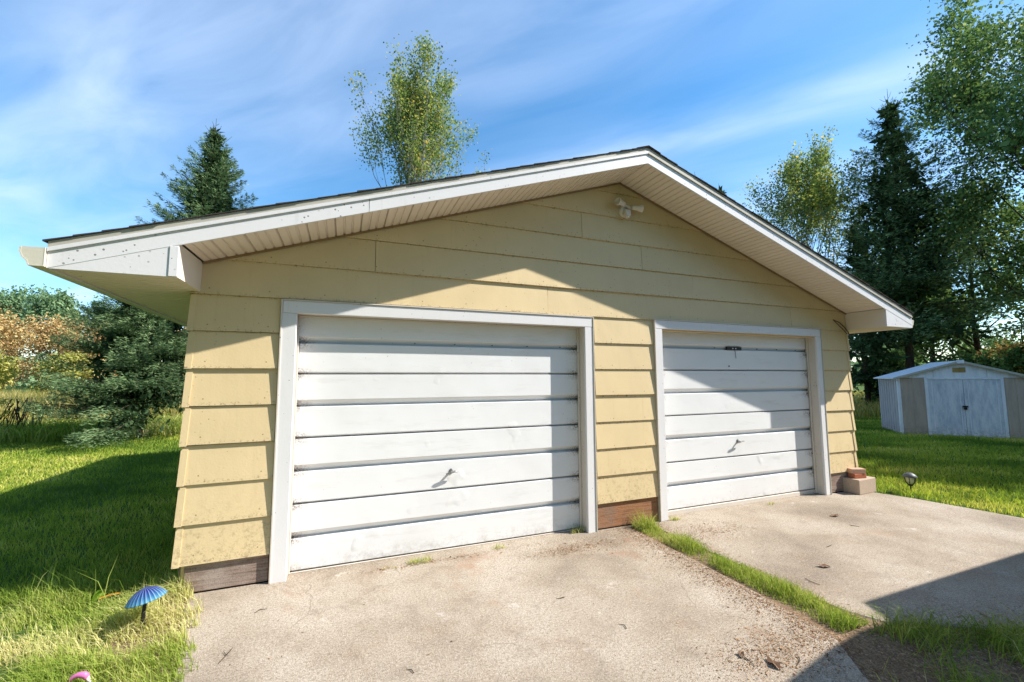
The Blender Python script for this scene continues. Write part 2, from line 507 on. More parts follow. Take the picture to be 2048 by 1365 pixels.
def np_mesh(name, V, F, mat, rnd=None, parent=None, tri_after=None):
    """V (n,3); F (m,k) all faces with the same number of corners; or a list of two arrays"""
    me = bpy.data.meshes.new(name)
    Fs = F if isinstance(F, (list, tuple)) else [F]
    me.vertices.add(len(V)); me.vertices.foreach_set('co', np.asarray(V, np.float32).ravel())
    li = np.concatenate([f.ravel() for f in Fs]).astype(np.int32)
    tot = np.concatenate([np.full(len(f), f.shape[1], np.int32) for f in Fs])
    st = np.concatenate([[0], np.cumsum(tot)[:-1]]).astype(np.int32)
    me.loops.add(len(li)); me.loops.foreach_set('vertex_index', li)
    me.polygons.add(len(tot)); me.polygons.foreach_set('loop_start', st)
    me.update(calc_edges=True); me.validate()
    if rnd is not None:
        at = me.attributes.new('rnd', 'FLOAT', 'FACE'); at.data.foreach_set('value', np.asarray(rnd, np.float32))
    me.materials.append(M[mat] if isinstance(mat, str) else mat)
    o = bpy.data.objects.new(name, me); C.objects.link(o)
    if parent is not None: o.parent = parent
    return o


# ================================================================== the ground
RX = 3.2; RZ = 3.755; PITCH = 0.336          # gable: ridge x, soffit apex height, slope


def roofz(x): return RZ - PITCH * abs(x - RX)


g = MB().box(-500, 500, -500, 500, -1.0, -0.012).build('ground', 'lawn'); tag(g, kind='structure')


def slab(name, poly):
    """a cast slab with a slightly rounded top edge"""
    n = len(poly); cx = sum(p[0] for p in poly) / n; cy = sum(p[1] for p in poly) / n

    def inset(d):
        return [(x + (cx - x) * d / max(0.1, math.hypot(cx - x, cy - y)), y + (cy - y) * d / max(0.1, math.hypot(cx - x, cy - y))) for x, y in poly]
    b = MB()
    rings = [(poly, -0.1), (poly, -0.012), (inset(0.012), 0.0)]
    vs = [(x, y, z) for ring, z in rings for x, y in ring]
    fs = [tuple(range(2 * n, 3 * n))]
    for k in range(2):
        for i in range(n): fs.append((k * n + i, k * n + (i + 1) % n, (k + 1) * n + (i + 1) % n, (k + 1) * n + i))
    b.add(vs, fs)
    o = fix_normals(b.build(name, 'concrete')); tag(o, kind='structure'); return o


rs = random.Random(3)
left_edge = [(-0.63, 0.02), (-0.605, -0.15), (-0.56, -0.4), (-0.49, -0.65), (-0.44, -0.85), (-0.39, -1.1), (-0.35, -1.5), (-0.3, -2.3), (-0.3, -4.5), (-0.3, -7)]
left_edge = [(x + rs.uniform(-.012, .012), y) for x, y in left_edge]
mid_l = [(2.6, -7), (2.65, -3.3), (2.78, -2.62), (2.98, -2.32), (3.18, -2.06), (3.23, -1.5), (3.22, -0.9), (3.2, -0.4), (3.2, 0.02)]
mid_l = [(x + rs.uniform(-.012, .012), y) for x, y in mid_l]
slab('driveway_slab', left_edge + mid_l)
mid_r = [(3.46, 0.02), (3.45, -0.4), (3.48, -0.9), (3.5, -1.4), (3.54, -1.9), (3.64, -2.08), (3.86, -2.17), (4.1, -2.32), (4.45, -2.46), (5.2, -2.56), (6.2, -2.66), (7.5, -2.7)]
right_e = [(7.46, -1.65), (7.4, -1.35), (7.33, -0.95), (7.24, -0.5), (7.14, -0.25), (7.08, -0.12), (7.06, 0.02)]
slab('driveway_slab', mid_r + right_e)
slab('driveway_slab', [(4.6, -3.6), (4.2, -4.4), (4.0, -7), (12, -7), (12, -3.1), (7.5, -3.05), (5.4, -3.1)])
o = MB().prism([(3.1, 0.1), (3.05, -2.0), (2.5, -2.6), (2.4, -7), (3.9, -7.2), (8, -3.4), (8, -1.8), (3.7, -1.8), (3.6, 0.1)], -0.2, -0.008, 'z').build('soil_strip', 'soil')
tag(o, kind='structure'); fix_normals(o)
o = MB().prism([(-0.9, 0.1), (-0.9, -7), (-0.2, -7), (-0.2, -1.5), (-0.5, 0.1)], -0.2, -0.0105, 'z').build('soil_edge', 'soil')
tag(o, kind='structure'); fix_normals(o)
o = MB().box(-0.2, 6.9, -0.05, 5.9, -0.2, -0.004).build('garage_floor', 'concrete'); tag(o, kind='structure')

# ================================================================== the garage
garage = thing('garage', 'cream lap-sided two-door garage with white trim and low gable roof', 'garage', (0, 0, 0))
WL, WR, DEPTH = -0.72, 7.05, 6.0
BACK = 6.1
ZB0, EXP = 0.235, 0.2825
zlev = [ZB0 + EXP * k for k in range(14)]
DOORS = [dict(x0=0.0, x1=2.71, zt=2.095, zb=0.0), dict(x0=3.725, x1=6.354, zt=2.115, zb=0.045)]
TRIMS = [(-0.11, 2.81, 2.20), (3.622, 6.448, 2.218)]

# core walls behind the siding
core = MB()
core.box(WL + 0.03, -0.02, 0.014, 0.10, -0.05, 2.1)
core.box(2.73, 3.70, 0.014, 0.10, -0.05, 2.1)
core.box(6.37, WR - 0.03, 0.014, 0.10, -0.05, 2.1)
core.prism([(WL + 0.03, 2.1), (WR - 0.03, 2.1), (WR - 0.03, roofz(WR) + 0.02), (RX, RZ + 0.02), (WL + 0.03, roofz(WL) + 0.02)], 0.014, 0.10)
core.box(WL + 0.03, WL + 0.12, 0.101, DEPTH - 0.03, -0.05, roofz(WL) + 0.02)
core.box(WR - 0.12, WR - 0.03, 0.101, DEPTH - 0.03, -0.05, roofz(WR) + 0.02)
core.prism([(WL + 0.121, -0.05), (WR - 0.121, -0.05), (WR - 0.121, roofz(WR) + 0.02), (RX, RZ + 0.02), (WL + 0.121, roofz(WL) + 0.02)], DEPTH - 0.1, DEPTH - 0.03)
fix_normals(core.build('wall', 'siding', garage))


def clip_poly(poly, f):
    out = []
    for i in range(len(poly)):
        a, b = poly[i], poly[(i + 1) % len(poly)]
        fa, fb = f(a), f(b)
        if fa >= 0: out.append(a)
        if (fa >= 0) != (fb >= 0):
            t = fa / (fa - fb); out.append((a[0] + (b[0] - a[0]) * t, a[1] + (b[1] - a[1]) * t))
    return out


rb = random.Random(11)


def siding_board(x0, x1, zb, zt, dz0=0.0, dz1=0.0, place=None, clip=True, name='siding_board'):
    """one lap board: its lower edge stands proud; place maps (a, out, z) to the world"""
    def f1(p): return roofz(p[0]) - 0.004 - p[1]
    w0 = rb.uniform(-.0025, .0025); w1 = rb.uniform(-.0025, .0025)
    poly = [(x0, zb + dz0 + w0), (x1, zb + dz1 + w1), (x1, zt + dz1 - 0.0015), (x0, zt + dz0 - 0.0015)]
    if clip:
        # the two roof slopes are clipped one after the other
        poly = clip_poly(poly, lambda p: RZ - PITCH * (p[0] - RX) - 0.004 - p[1])
        if len(poly) > 2: poly = clip_poly(poly, lambda p: RZ + PITCH * (p[0] - RX) - 0.004 - p[1])
    if len(poly) < 3: return None
    lip = 0.016 + rb.uniform(-.002, .004)
    bow = rb.uniform(0, .002)

    def yout(z): return -(0.009 + bow + lip * min(1, max(0, 1 - (z - zb) / (zt - zb))))
    P = place or (lambda a, y, z: (a, y, z))
    n = len(poly)
    vs = [P(a, yout(z), z) for a, z in poly] + [P(a, 0.012, z) for a, z in poly]
    fs = [tuple(range(n)), tuple(range(2 * n - 1, n - 1, -1))] + [(i, i + n, (i + 1) % n + n, (i + 1) % n) for i in range(n)]
    return fix_normals(MB().add(vs, fs).build(name, 'siding', garage))


SB_L = WL + 0.022; SB_R = WR - 0.022
for k in range(7):
    c = 1 - k / 6.5
    siding_board(SB_L, -0.122, zlev[k], zlev[k + 1], -0.022 * c, -0.018 * c)
    siding_board(2.835, 3.612, zlev[k], zlev[k + 1], 0.030 * c, 0.030 * c)
    siding_board(6.458, SB_R, zlev[k], zlev[k + 1], 0.032 * c, 0.030 * c)
joints = {7: [2.288, 5.9], 8: [0.6, 4.223], 9: [3.481], 10: [2.703], 11: [], 12: []}
for k, js in joints.items():
    xs = [SB_L] + js + [SB_R]
    for a, b in zip(xs[:-1], xs[1:]):
        zt = zlev[k + 1] if k < 12 else zlev[k + 1]
        siding_board(a + (0.002 if a != SB_L else 0), b - (0.002 if b != SB_R else 0), zlev[k], zt)
for k in range(8):          # side walls
    ztop = min(zlev[k + 1], 2.225)
    for a, b in ((0.04, 3.6), (3.604, DEPTH - 0.03)):
        siding_board(a, b, zlev[k], ztop, place=lambda a_, y, z: (WL + 0.018 + y, a_, z), clip=False)
        siding_board(a, b, zlev[k], ztop, place=lambda a_, y, z: (WR - 0.018 - y, a_, z), clip=False)

# metal corner caps, one for each course
for k in range(8):
    z0, z1 = zlev[k], min(zlev[k + 1], 2.235)
    for side in (0, 1):
        c = (1 - k / 6.5); dz = (-0.022 if side == 0 else 0.03) * c if k < 7 else 0
        s_ = -1 if side == 0 else 1
        xo = WL if side == 0 else WR
        pr = [(xo + s_ * 0.016, -0.034), (xo + s_ * 0.006, -0.016)]     # bottom, top outer corner
        vs = []
        for (X, Y), z in ((pr[0], z0 + dz - 0.005), (pr[1], z1 + dz - 0.006)):
            vs += [(X, Y, z), (X - s_ * 0.044, Y, z), (X - s_ * 0.044, Y + 0.006, z), (X - s_ * 0.006, Y + 0.006, z), (X - s_ * 0.006, 0.045, z), (X, 0.045, z)]
        fs = [tuple(range(6)), tuple(range(11, 5, -1))] + [(i, i + 6, (i + 1) % 6 + 6, (i + 1) % 6) for i in range(6)]
        fix_normals(MB().add(vs, fs).build('corner_cap', 'siding', garage))

# timber sills under the siding
for x0, x1, zt, mt in ((-0.665, -0.128, 0.222, 'wood'), (2.84, 3.608, 0.272, 'wood_red'), (6.462, 7.02, 0.272, 'wood')):
    MB().cbox(x0, x1, -0.002, 0.0135, 0.012, zt, 0.003).build('sill_board', mt, garage)
    MB().cbox(x0 - 0.003, x1 + 0.003, 0.002, 0.0137, -0.06, 0.0115, 0.003).build('footing', 'dark', garage)
MB().cbox(WL + 0.012, WL + 0.030, 0.03, DEPTH - 0.05, -0.05, 0.228, 0.003).build('sill_board', 'wood', garage)
MB().cbox(WR - 0.030, WR - 0.012, 0.03, DEPTH - 0.05, -0.05, 0.228, 0.003).build('sill_board', 'wood', garage)

# ---- doors
ribs = {}


def door(d, tr, latch):
    x0, x1, zt, zb = d['x0'], d['x1'], d['zt'], d['zb']
    xo0, xo1, zo = tr
    B = 0.2667
    dy = 0.108
    dr = part_empty('garage_door', garage)
    # sections
    for s in range(4):
        z0 = zb + s * 2 * B; z1 = z0 + 2 * B; zm = z0 + B
        prof = [(dy + 0.034, z0 + 0.0015), (dy + 0.022, z0 + 0.004), (dy, z0 + 0.018),
                (dy, zm - 0.013), (dy + 0.003, zm - 0.010), (dy + 0.052, zm - 0.008), (dy + 0.050, zm + 0.0), (dy + 0.004, zm + 0.046), (dy, zm + 0.050),
                (dy, z1 - 0.008), (dy + 0.014, z1 - 0.005), (dy + 0.034, z1 - 0.0015)]
        NX = 25
        xs = np.linspace(x0 - 0.02, x1 + 0.02, NX)
        if s == 3: prof = [(y, z) for y, z in prof if z < zt + 0.06]
        n = len(prof); b = MB()
        rr = random.Random(int(100 * x0) + s)
        for x in xs:
            wv = [0.0015 * math.sin(2.1 * x + s) for _ in prof]
            b.v += [(x, y + w, z) for (y, z), w in zip(prof, wv)]
        for i in range(NX - 1):
            for j in range(n - 1):
                a = i * n + j; b.f.append((a, a + n, a + n + 1, a + 1))
        fix_normals(b.build('door_panel', 'door', dr))
    MB().box(x0 - 0.02, x1 + 0.02, dy + 0.07, dy + 0.08, zb - 0.0, zt + 0.05).build('door_backing', 'dark', dr)
    MB().cbox(x0 + 0.002, x1 - 0.002, dy - 0.006, dy + 0.03, zb - 0.052 if zb > 0 else -0.003, zb + 0.0012, 0.004).build('bottom_seal', 'jamb', dr)
    # handle
    hx, hz = ((1.325, 0.695) if not latch else (4.965, 0.765))
    h = MB()
    h.prism([(hx + 0.016 * math.cos(a), hz + 0.026 * math.sin(a)) for a in np.linspace(0, 2 * math.pi, 14, endpoint=False)], dy - 0.006, dy + 0.002)
    h.tube([(hx, dy, hz), (hx, dy - 0.045, hz)], 0.010, 8)
    h.tube([(hx - 0.055, dy - 0.048, hz - 0.012), (hx - 0.01, dy - 0.052, hz + 0.0), (hx + 0.03, dy - 0.050, hz + 0.006), (hx + 0.062, dy - 0.046, hz + 0.004)], [0.006, 0.011, 0.010, 0.006], 8)
    fix_normals(h.build('handle', 'metal', dr))
    if latch:
        MB().cbox(4.86, 5.115, dy - 0.004, dy + 0.02, 1.905, 1.945, 0.003).build('latch_plate', 'black', dr)
        for bx in (4.955, 5.005): MB().tube([(bx, dy - 0.012, 1.925), (bx, dy - 0.003, 1.925)], 0.008, 8).build('bolt', 'white', dr)
        rb_ = MB(); rb_.tube([(4.995, dy - 0.004, 1.905), (4.992, dy - 0.012, 1.86), (5.004, dy - 0.006, 1.80)], 0.003, 5)
        rb_.build('cord', 'black', dr)
        MB().tube([(4.88, dy - 0.012, 1.70), (4.88, dy + 0.002, 1.70)], 0.007, 8).build('bolt', 'black', dr)
    else:
        pass
    for i in range(5):
        bx = x0 + (x1 - x0) * (0.36 + 0.14 * i)
        MB().tube([(bx, dy + 0.006, zb + 7 * B + 0.016), (bx, dy + 0.02, zb + 7 * B + 0.016)], 0.005, 6).build('rivet', 'black', dr)
    # jambs, stops, trim
    jy1 = 0.106
    MB().cbox(x1, x1 + 0.018, -0.004, jy1 + 0.03, -0.002, zt + 0.0, 0.002).build('jamb', 'jamb', dr)
    MB().cbox(x0 - 0.018, x0, -0.004, jy1 + 0.03, -0.002, zt, 0.002).build('jamb', 'jamb', dr)
    MB().cbox(x0 - 0.018, x1 + 0.018, -0.004, jy1 + 0.03, zt + 0.0005, zt + 0.018, 0.002).build('head_jamb', 'jamb', dr)
    MB().cbox(x1 - 0.022, x1 - 0.0005, 0.082, 0.101, 0.0, zt - 0.0005, 0.003).build('door_stop', 'jamb', dr)
    MB().cbox(x0 + 0.0005, x0 + 0.012, 0.082, 0.101, 0.0, zt - 0.0005, 0.003).build('door_stop', 'jamb', dr)
    MB().cbox(x0 + 0.013, x1 - 0.023, 0.082, 0.101, zt - 0.016, zt - 0.0005, 0.003).build('door_stop', 'jamb', dr)
    ty = -0.034
    for a, b_ in ((xo0, x0 + 0.001), (x1 - 0.001, xo1)):
        MB().cbox(a, b_, ty, -0.0045, -0.004 if zb == 0 else 0.0, zt - 0.003, 0.004).build('side_trim', 'white', dr)
        e = a if a == xo0 else b_
        MB().cbox(e - 0.007, e + 0.007, ty - 0.007, -0.002, 0.0, zo + 0.004, 0.002).build('trim_edge', 'jamb' if a == xo0 else 'drip', dr)
    MB().cbox(xo0 + 0.008, xo1 - 0.008, ty - 0.0015, -0.0045, zt - 0.002, zo - 0.006, 0.004).build('head_trim', 'white', dr)
    MB().cbox(xo0 + 0.008, xo1 - 0.008, ty - 0.010, -0.003, zo - 0.0055, zo + 0.005, 0.002).build('trim_edge', 'jamb', dr)
    return dr


def mat_door():
    t = NT('door_enamel')
    v, r = rnd_offset(t, t.coords())
    vo = t.coords()
    col = lin(231, 231, 231)
    c = t.mix(t.math('MULTIPLY', t.rng(t.noise(vo, 1.7, 5), 0.45, 0.75), 0.14), col, lin(190, 184, 176))
    # grime and cobwebs gathered in the corners of each panel
    sep = t.n('ShaderNodeSeparateXYZ'); t.link(vo, sep.inputs[0])

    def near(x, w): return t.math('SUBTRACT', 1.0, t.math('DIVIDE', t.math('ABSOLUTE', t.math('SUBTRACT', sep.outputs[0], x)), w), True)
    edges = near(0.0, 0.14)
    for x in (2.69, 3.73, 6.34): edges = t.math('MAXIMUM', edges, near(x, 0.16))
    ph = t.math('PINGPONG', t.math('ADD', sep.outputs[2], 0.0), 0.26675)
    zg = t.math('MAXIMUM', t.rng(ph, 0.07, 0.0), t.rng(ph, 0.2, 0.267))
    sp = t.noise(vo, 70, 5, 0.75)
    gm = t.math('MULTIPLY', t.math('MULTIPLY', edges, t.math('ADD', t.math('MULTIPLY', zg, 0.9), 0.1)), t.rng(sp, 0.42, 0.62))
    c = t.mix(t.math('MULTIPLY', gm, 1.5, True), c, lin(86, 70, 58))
    vs = t.voro(v, 17)
    spk = t.math('MULTIPLY', t.math('LESS_THAN', vs.outputs['Distance'], 0.07), t.rng(t.noise(v, 2.0, 2), 0.55, 0.6))
    c = t.mix(t.math('MULTIPLY', spk, 0.6), c, lin(96, 84, 74))
    lowd = t.math('MULTIPLY', t.rng(sep.outputs[2], 0.16, 0.0), t.rng(t.noise(vo, 14, 7, 0.8), 0.45, 0.68))
    c = t.mix(t.math('MULTIPLY', lowd, 0.6), c, lin(140, 124, 104))
    sm = t.rng(t.noise(t.coords((0.8, 1, 5)), 2.6, 6, 0.7), 0.55, 0.75)
    c = t.mix(t.math('MULTIPLY', sm, 0.22), c, lin(168, 158, 148))
    dent = t.math('ADD', t.noise(vo, 1.3, 3), t.math('MULTIPLY', t.rng(t.noise(vo, 3.4, 2), 0.66, 0.80), 0.5))
    nb = t.bump(dent, 0.35, 0.03)
    return t.done(t.principled(c, 0.38, nb, spec=0.45))


M['door'] = mat_door()
door(DOORS[0], TRIMS[0], False)
door(DOORS[1], TRIMS[1], True)
MB().tube([(7.0 - 0.26, -0.03, 2.36), (6.86, -0.035, 2.33), (6.95, -0.04, 2.27), (7.03, -0.042, 2.2), (7.062, -0.036, 2.13)], 0.006, 6).build('cable', 'cable', garage)
MB().tube([(6.75, -0.032, 2.355), (6.90, -0.045, 2.24), (6.99, -0.05, 2.17), (7.06, -0.042, 2.15)], 0.005, 6).build('cable', 'cable', garage)

# ---- roof
OH = 0.5
EL, ER = -1.31, 7.60
roof = part_empty('roof', garage)
sl = math.atan(PITCH)


def droop(y):           # the left eave has sagged and spread a little towards the back
    t = max(0, y + 0.4)
    return 0.018 * t, -0.016 * t


deck = MB()
for (xa, xb) in ((EL, RX), (RX, ER)):
    deck.prism([(xa, roofz(xa) + 0.1135), (xb, roofz(xb) + 0.1135), (xb, roofz(xb) + 0.152), (xa, roofz(xa) + 0.152)], -OH - 0.016, BACK)
fix_normals(deck.build('roof_deck', 'drip', roof))
# shingle courses, with ragged rake ends
rsh = random.Random(5)
for side in (-1, 1):
    ln = (RX - EL + 0.02) if side < 0 else (ER - RX + 0.02)
    ncs = int(ln / 0.135) + 1
    for i in range(ncs):
        d0 = ln - i * 0.135; d1 = max(0.0, d0 - 0.16)
        tlift = 0.006
        xa = RX + side * d0; xb = RX + side * d1
        za = roofz(xa) + 0.1525; zb_ = roofz(xb) + 0.1525
        y0 = -OH - 0.030 + rsh.uniform(-.005, .005)
        b = MB()
        prof = [(xa, za + 0.001), (xb, zb_ + 0.001), (xb, zb_ + 0.004), (xa, za + 0.009 + rsh.uniform(-.001, .003))]
        fix_normals(b.prism(prof, y0, BACK + 0.015).build('shingle_course', 'shingle', roof))
rc = MB()
for i in range(32):
    y0 = -OH - 0.034 + i * 0.21
    for s_ in (-1, 1):
        xb = RX + s_ * 0.15
        rc.prism([(RX, RZ + 0.164), (xb, roofz(xb) + 0.163), (xb, roofz(xb) + 0.166), (RX, RZ + 0.169)], y0, min(y0 + 0.2, BACK + 0.02))
fix_normals(rc.build('ridge_cap', 'shingle', roof))

# rake fascia boards in the photograph's lengths
fas = part_empty('fascia', garage)


def rake_board(xa, xb, z0, z1, y0, y1, mat, name):
    return fix_normals(MB().prism([(xa, roofz(xa) + z0), (xb, roofz(xb) + z0), (xb, roofz(xb) + z1), (xa, roofz(xa) + z1)], y0, y1).build(name, mat, fas))


for xa, xb in ((EL, 0.515), (0.519, RX - 0.001), (RX + 0.001, 5.87), (5.874, ER)):
    rake_board(xa, xb, -0.012, 0.098, -OH - 0.012, -OH + 0.006, 'fascia', 'rake_board')
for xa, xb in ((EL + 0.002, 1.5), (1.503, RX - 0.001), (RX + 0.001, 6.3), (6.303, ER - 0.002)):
    rake_board(xa, xb, 0.088, 0.113, -OH - 0.024, -OH - 0.0125, 'white' if xb < RX else 'drip', 'rake_trim')  # right-hand strips grey: shade under the shingles put into their colour
for xa, xb in ((EL, RX), (RX, ER)):
    rake_board(xa, xb, -0.01, 0.112, BACK - 0.02, BACK, 'fascia', 'rake_board')
ZE = 2.232          # level of the eave soffits
for (xt, xi) in ((EL, -0.665), (ER, 7.035)):
    poly = [(xt, ZE - 0.004), (xi, ZE - 0.004), (xi, roofz(xi) - 0.0125), (xt, max(roofz(xt) - 0.0125, ZE - 0.003))]
    fix_normals(MB().prism(poly, -OH - 0.010, -OH + 0.008).build('return_face', 'fascia', fas))
    w = 0.012 if xt < 0 else -0.012
    fix_normals(MB().prism([(-OH + 0.009, ZE - 0.004), (-0.002, ZE - 0.004), (-0.002, roofz(xi) - 0.002), (-OH + 0.009, roofz(xi) - 0.002)], xi - w, xi, 'x').build('return_side', 'soffit', fas))
# corner post of the left return
MB().cbox(-0.712, -0.664, -OH - 0.016, -OH - 0.0105, ZE - 0.002, roofz(-0.7) - 0.014, 0.002).build('return_strip', 'fascia', fas)

# eave fascias and gutters
for side in (-1, 1):
    x = EL if side < 0 else ER
    ys = [-OH + 0.007, 1.0, 2.5, 4.0, BACK]
    for nm, mt, prof in (('eave_board', 'white', [(0.0, -0.012), (0.018, -0.012), (0.018, 0.118), (0.0, 0.118)]),
                         ('gutter', 'gutter', [(-0.002, 0.115), (-0.002, -0.0), (-0.075, -0.0), (-0.085, 0.028), (-0.105, 0.048), (-0.118, 0.085), (-0.118, 0.105), (-0.108, 0.112),
                                               (-0.106, 0.104), (-0.110, 0.085), (-0.098, 0.052), (-0.078, 0.034), (-0.070, 0.006), (-0.006, 0.006), (-0.006, 0.115)])):
        b = MB(); n = len(prof)
        yy = ys if nm == 'eave_board' else [-OH - 0.03 if side < 0 else -OH + 0.02] + ys[1:]
        for y in yy:
            dx, dz = droop(y) if side < 0 else (0, 0)
            for px, pz in prof:
                b.v.append((x - dx + (px if side < 0 else -px), y, ZE + 0.002 + pz + dz))
        for i in range(len(yy) - 1):
            for j in range(n): a = i * n + j; b.f.append((a, i * n + (j + 1) % n, (i + 1) * n + (j + 1) % n, a + n))
        b.f.append(tuple(range(n))); b.f.append(tuple((len(yy) - 1) * n + j for j in range(n)))
        if nm == 'gutter':      # end cap
            yc = yy[0] + 0.001
            o_ = len(b.v)
            pc = prof[:8]
            dx, dz = droop(yc) if side < 0 else (0, 0)
            b.v += [(x - dx + (px if side < 0 else -px), yc, ZE + 0.002 + pz + dz) for px, pz in pc]
            b.f.append(tuple(o_ + j for j in range(len(pc))))
        fix_normals(b.build(nm, mt, fas))

# soffits, panel by panel
sof = part_empty('soffit', garage)
PW = 0.195


def soffit_panel(xa, xb):
    b = MB(); prof = []
    w = xb - xa
    pts = [(0, 0.015), (0.008, 0.000), (w * 0.29, 0.0), (w * 0.32, 0.009), (w * 0.36, 0.009), (w * 0.39, 0.0), (w * 0.61, 0.0), (w * 0.64, 0.009), (w * 0.68, 0.009), (w * 0.71, 0.0), (w - 0.008, 0.0), (w, 0.015)]
    n = len(pts)
    for y in (-OH + 0.0065, -0.003):
        for px, h in pts: b.v.append((xa + px, y, roofz(xa + px) + h - 0.001))
        for px, h in reversed(pts): b.v.append((xa + px, y, roofz(xa + px) + 0.022))
    k = 2 * n
    for j in range(k): b.f.append((j, (j + 1) % k, (j + 1) % k + k, j + k))
    b.f.append(tuple(range(k))); b.f.append(tuple(range(2 * k - 1, k - 1, -1)))
    return fix_normals(b.build('soffit_panel', 'soffit', sof))


x = RX
while x > -0.60: soffit_panel(max(x - PW, -0.66), x - 0.001); x -= PW
x = RX
while x < 6.98: soffit_panel(x + 0.001, min(x + PW, 7.03)); x += PW
for side in (-1, 1):
    y = -OH + 0.010
    while y < BACK - 0.25:
        y1 = y + PW - 0.002
        b = MB(); w = y1 - y
        pts = [(0, 0.012), (0.008, 0.0), (w * 0.44, 0.0), (w * 0.475, 0.008), (w * 0.525, 0.008), (w * 0.56, 0.0), (w - 0.008, 0.0), (w, 0.012)]
        n = len(pts); k = 2 * n
        xo = EL if side < 0 else ER; xi = (WL + 0.006) if side < 0 else (WR - 0.006)
        if y < -0.05: xi = -0.667 if side < 0 else 7.037
        for wch in (0, 1):
            for py, h in pts + [(q, 0.018) for q, _ in reversed(pts)]:
                dx, dz = droop(y + py) if side < 0 else (0, 0)
                X = (xo + (0.019 if side < 0 else -0.019) - dx) if wch == 0 else xi
                b.v.append((X, y + py, ZE + h + dz))
        for j in range(k): b.f.append((j, (j + 1) % k, (j + 1) % k + k, j + k))
        b.f.append(tuple(range(k))); b.f.append(tuple(range(2 * k - 1, k - 1, -1)))
        fix_normals(b.build('soffit_panel', 'soffit', sof))
        y += PW
# channel where soffit meets wall
for xa, xb in ((-0.66, RX), (RX, 7.03)):
    fix_normals(MB().prism([(xa, roofz(xa) - 0.020), (xb, roofz(xb) - 0.020), (xb, roofz(xb) - 0.0015), (xa, roofz(xa) - 0.0015)], -0.036, -0.0265).build('soffit_channel', 'tan_trim', sof))

# ================================================================== floodlight on the gable
fl = thing('floodlight', 'white twin-head motion floodlight mounted under the garage gable peak', 'floodlight', (3.25, -0.02, 3.42))
fl.scale = (0.82, 0.82, 0.82)
b = MB(); b.lathe([(0.0, 0.0), (0.082, 0.0), (0.086, 0.012), (0.080, 0.026), (0.055, 0.04), (0.0, 0.044)], 24)
o = b.build('mounting_plate', 'lampwhite', fl, True); o.rotation_euler = (math.radians(90), 0, 0)
for ang, dx in ((1, -0.10), (1, 0.16)):
    hd = MB(); hd.lathe([(0.0, 0.0), (0.028, 0.0), (0.032, 0.02), (0.034, 0.09), (0.047, 0.12), (0.050, 0.155), (0.046, 0.158), (0.042, 0.13), (0.0, 0.125)], 20)
    o = hd.build('lamp_head', 'lampwhite', fl, True)
    o.location = (-0.045 if dx < 0 else 0.075, -0.075, 0.075 if dx < 0 else 0.05)
    dirv = Vector((-1.0, -0.35, 0.02) if dx < 0 else (1.0, -0.3, -0.10)).normalized()
    o.rotation_euler = dirv.to_track_quat('Z', 'Y').to_euler()
MB().tube([(-0.06, -0.03, 0.06), (0.0, -0.06, 0.06), (0.09, -0.06, 0.04)], 0.018, 10).build('arm', 'lampwhite', fl, True)
sb = MB(); sb.cbox(-0.045, 0.045, -0.11, -0.035, -0.085, 0.0, 0.012)
sn = sb.build('sensor', 'lampwhite', fl)
ln_ = MB(); ln_.lathe([(0.0, -0.03), (0.02, -0.026), (0.03, -0.01), (0.032, 0.0), (0.0, 0.002)], 16)
o = ln_.build('sensor_lens', 'lampwhite', sn, True); o.location = (0.0, -0.075, -0.088)

# ================================================================== blocks and bricks by the corner
bk = MB().cbox(-0.2, 0.2, -0.1, 0.1, 0, 0.19, 0.006).build('concrete_block', 'block'); bk.location = (6.965, 0.018 - 0.1, 0.0005); bk.rotation_euler = (0, 0, math.radians(3))
tag(bk, 'grey concrete block standing at the garage front corner under two bricks', 'block')
b1 = MB().cbox(-0.1, 0.1, -0.05, 0.05, 0, 0.06, 0.005).build('brick', 'brick'); b1.location = (6.925, -0.085, 0.1915); b1.rotation_euler = (0, 0, math.radians(-9))
tag(b1, 'red brick lying on the concrete block, lower of the two', 'brick', 'bricks on the block')
b2 = MB().cbox(-0.1, 0.1, -0.05, 0.05, 0, 0.062, 0.005).build('brick', 'brick_pale'); b2.location = (6.92, -0.075, 0.2525); b2.rotation_euler = (0, 0, math.radians(-22))
tag(b2, 'pale pinkish brick on top of the red brick, topmost of the stack', 'brick', 'bricks on the block')

# ================================================================== garden lantern, mushroom light, pink hook
lt = thing('solar_lantern', 'small black solar garden lantern with flared cage standing in the right lawn', 'lantern', (7.57, -0.36, -0.01), 0.3); lt.scale = (0.74, 0.74, 1.12)
MB().tube([(0, 0, -0.05), (0, 0, 0.09)], 0.010, 8).build('stake', 'black', lt)
b = MB(); b.lathe([(0.0, 0.085), (0.03, 0.085), (0.036, 0.095), (0.036, 0.104), (0.0, 0.104)], 12); b.build('base_ring', 'black', lt)
for i in range(6):
    a = i * math.pi / 3
    MB().tube([(0.034 * math.cos(a), 0.034 * math.sin(a), 0.1), (0.07 * math.cos(a), 0.07 * math.sin(a), 0.135), (0.084 * math.cos(a), 0.084 * math.sin(a), 0.19)], 0.006, 6).build('cage_bar', 'black', lt)
M['lantern_grey'] = mat_plain('lantern_grey', lin(96, 98, 100), 0.5, vary=0.2)
M['frost'] = mat_plain('frosted_plastic', lin(206, 206, 170), 0.3, vary=0.1)
b = MB(); b.lathe([(0.0, 0.104), (0.028, 0.106), (0.056, 0.14), (0.066, 0.188), (0.0, 0.189)], 14); b.build('lens', 'frost', lt, True)
b = MB(); b.lathe([(0.06, 0.189), (0.104, 0.190), (0.106, 0.196), (0.08, 0.220), (0.04, 0.238), (0.0, 0.243)], 18); b.build('cap', 'lantern_grey', lt, True)


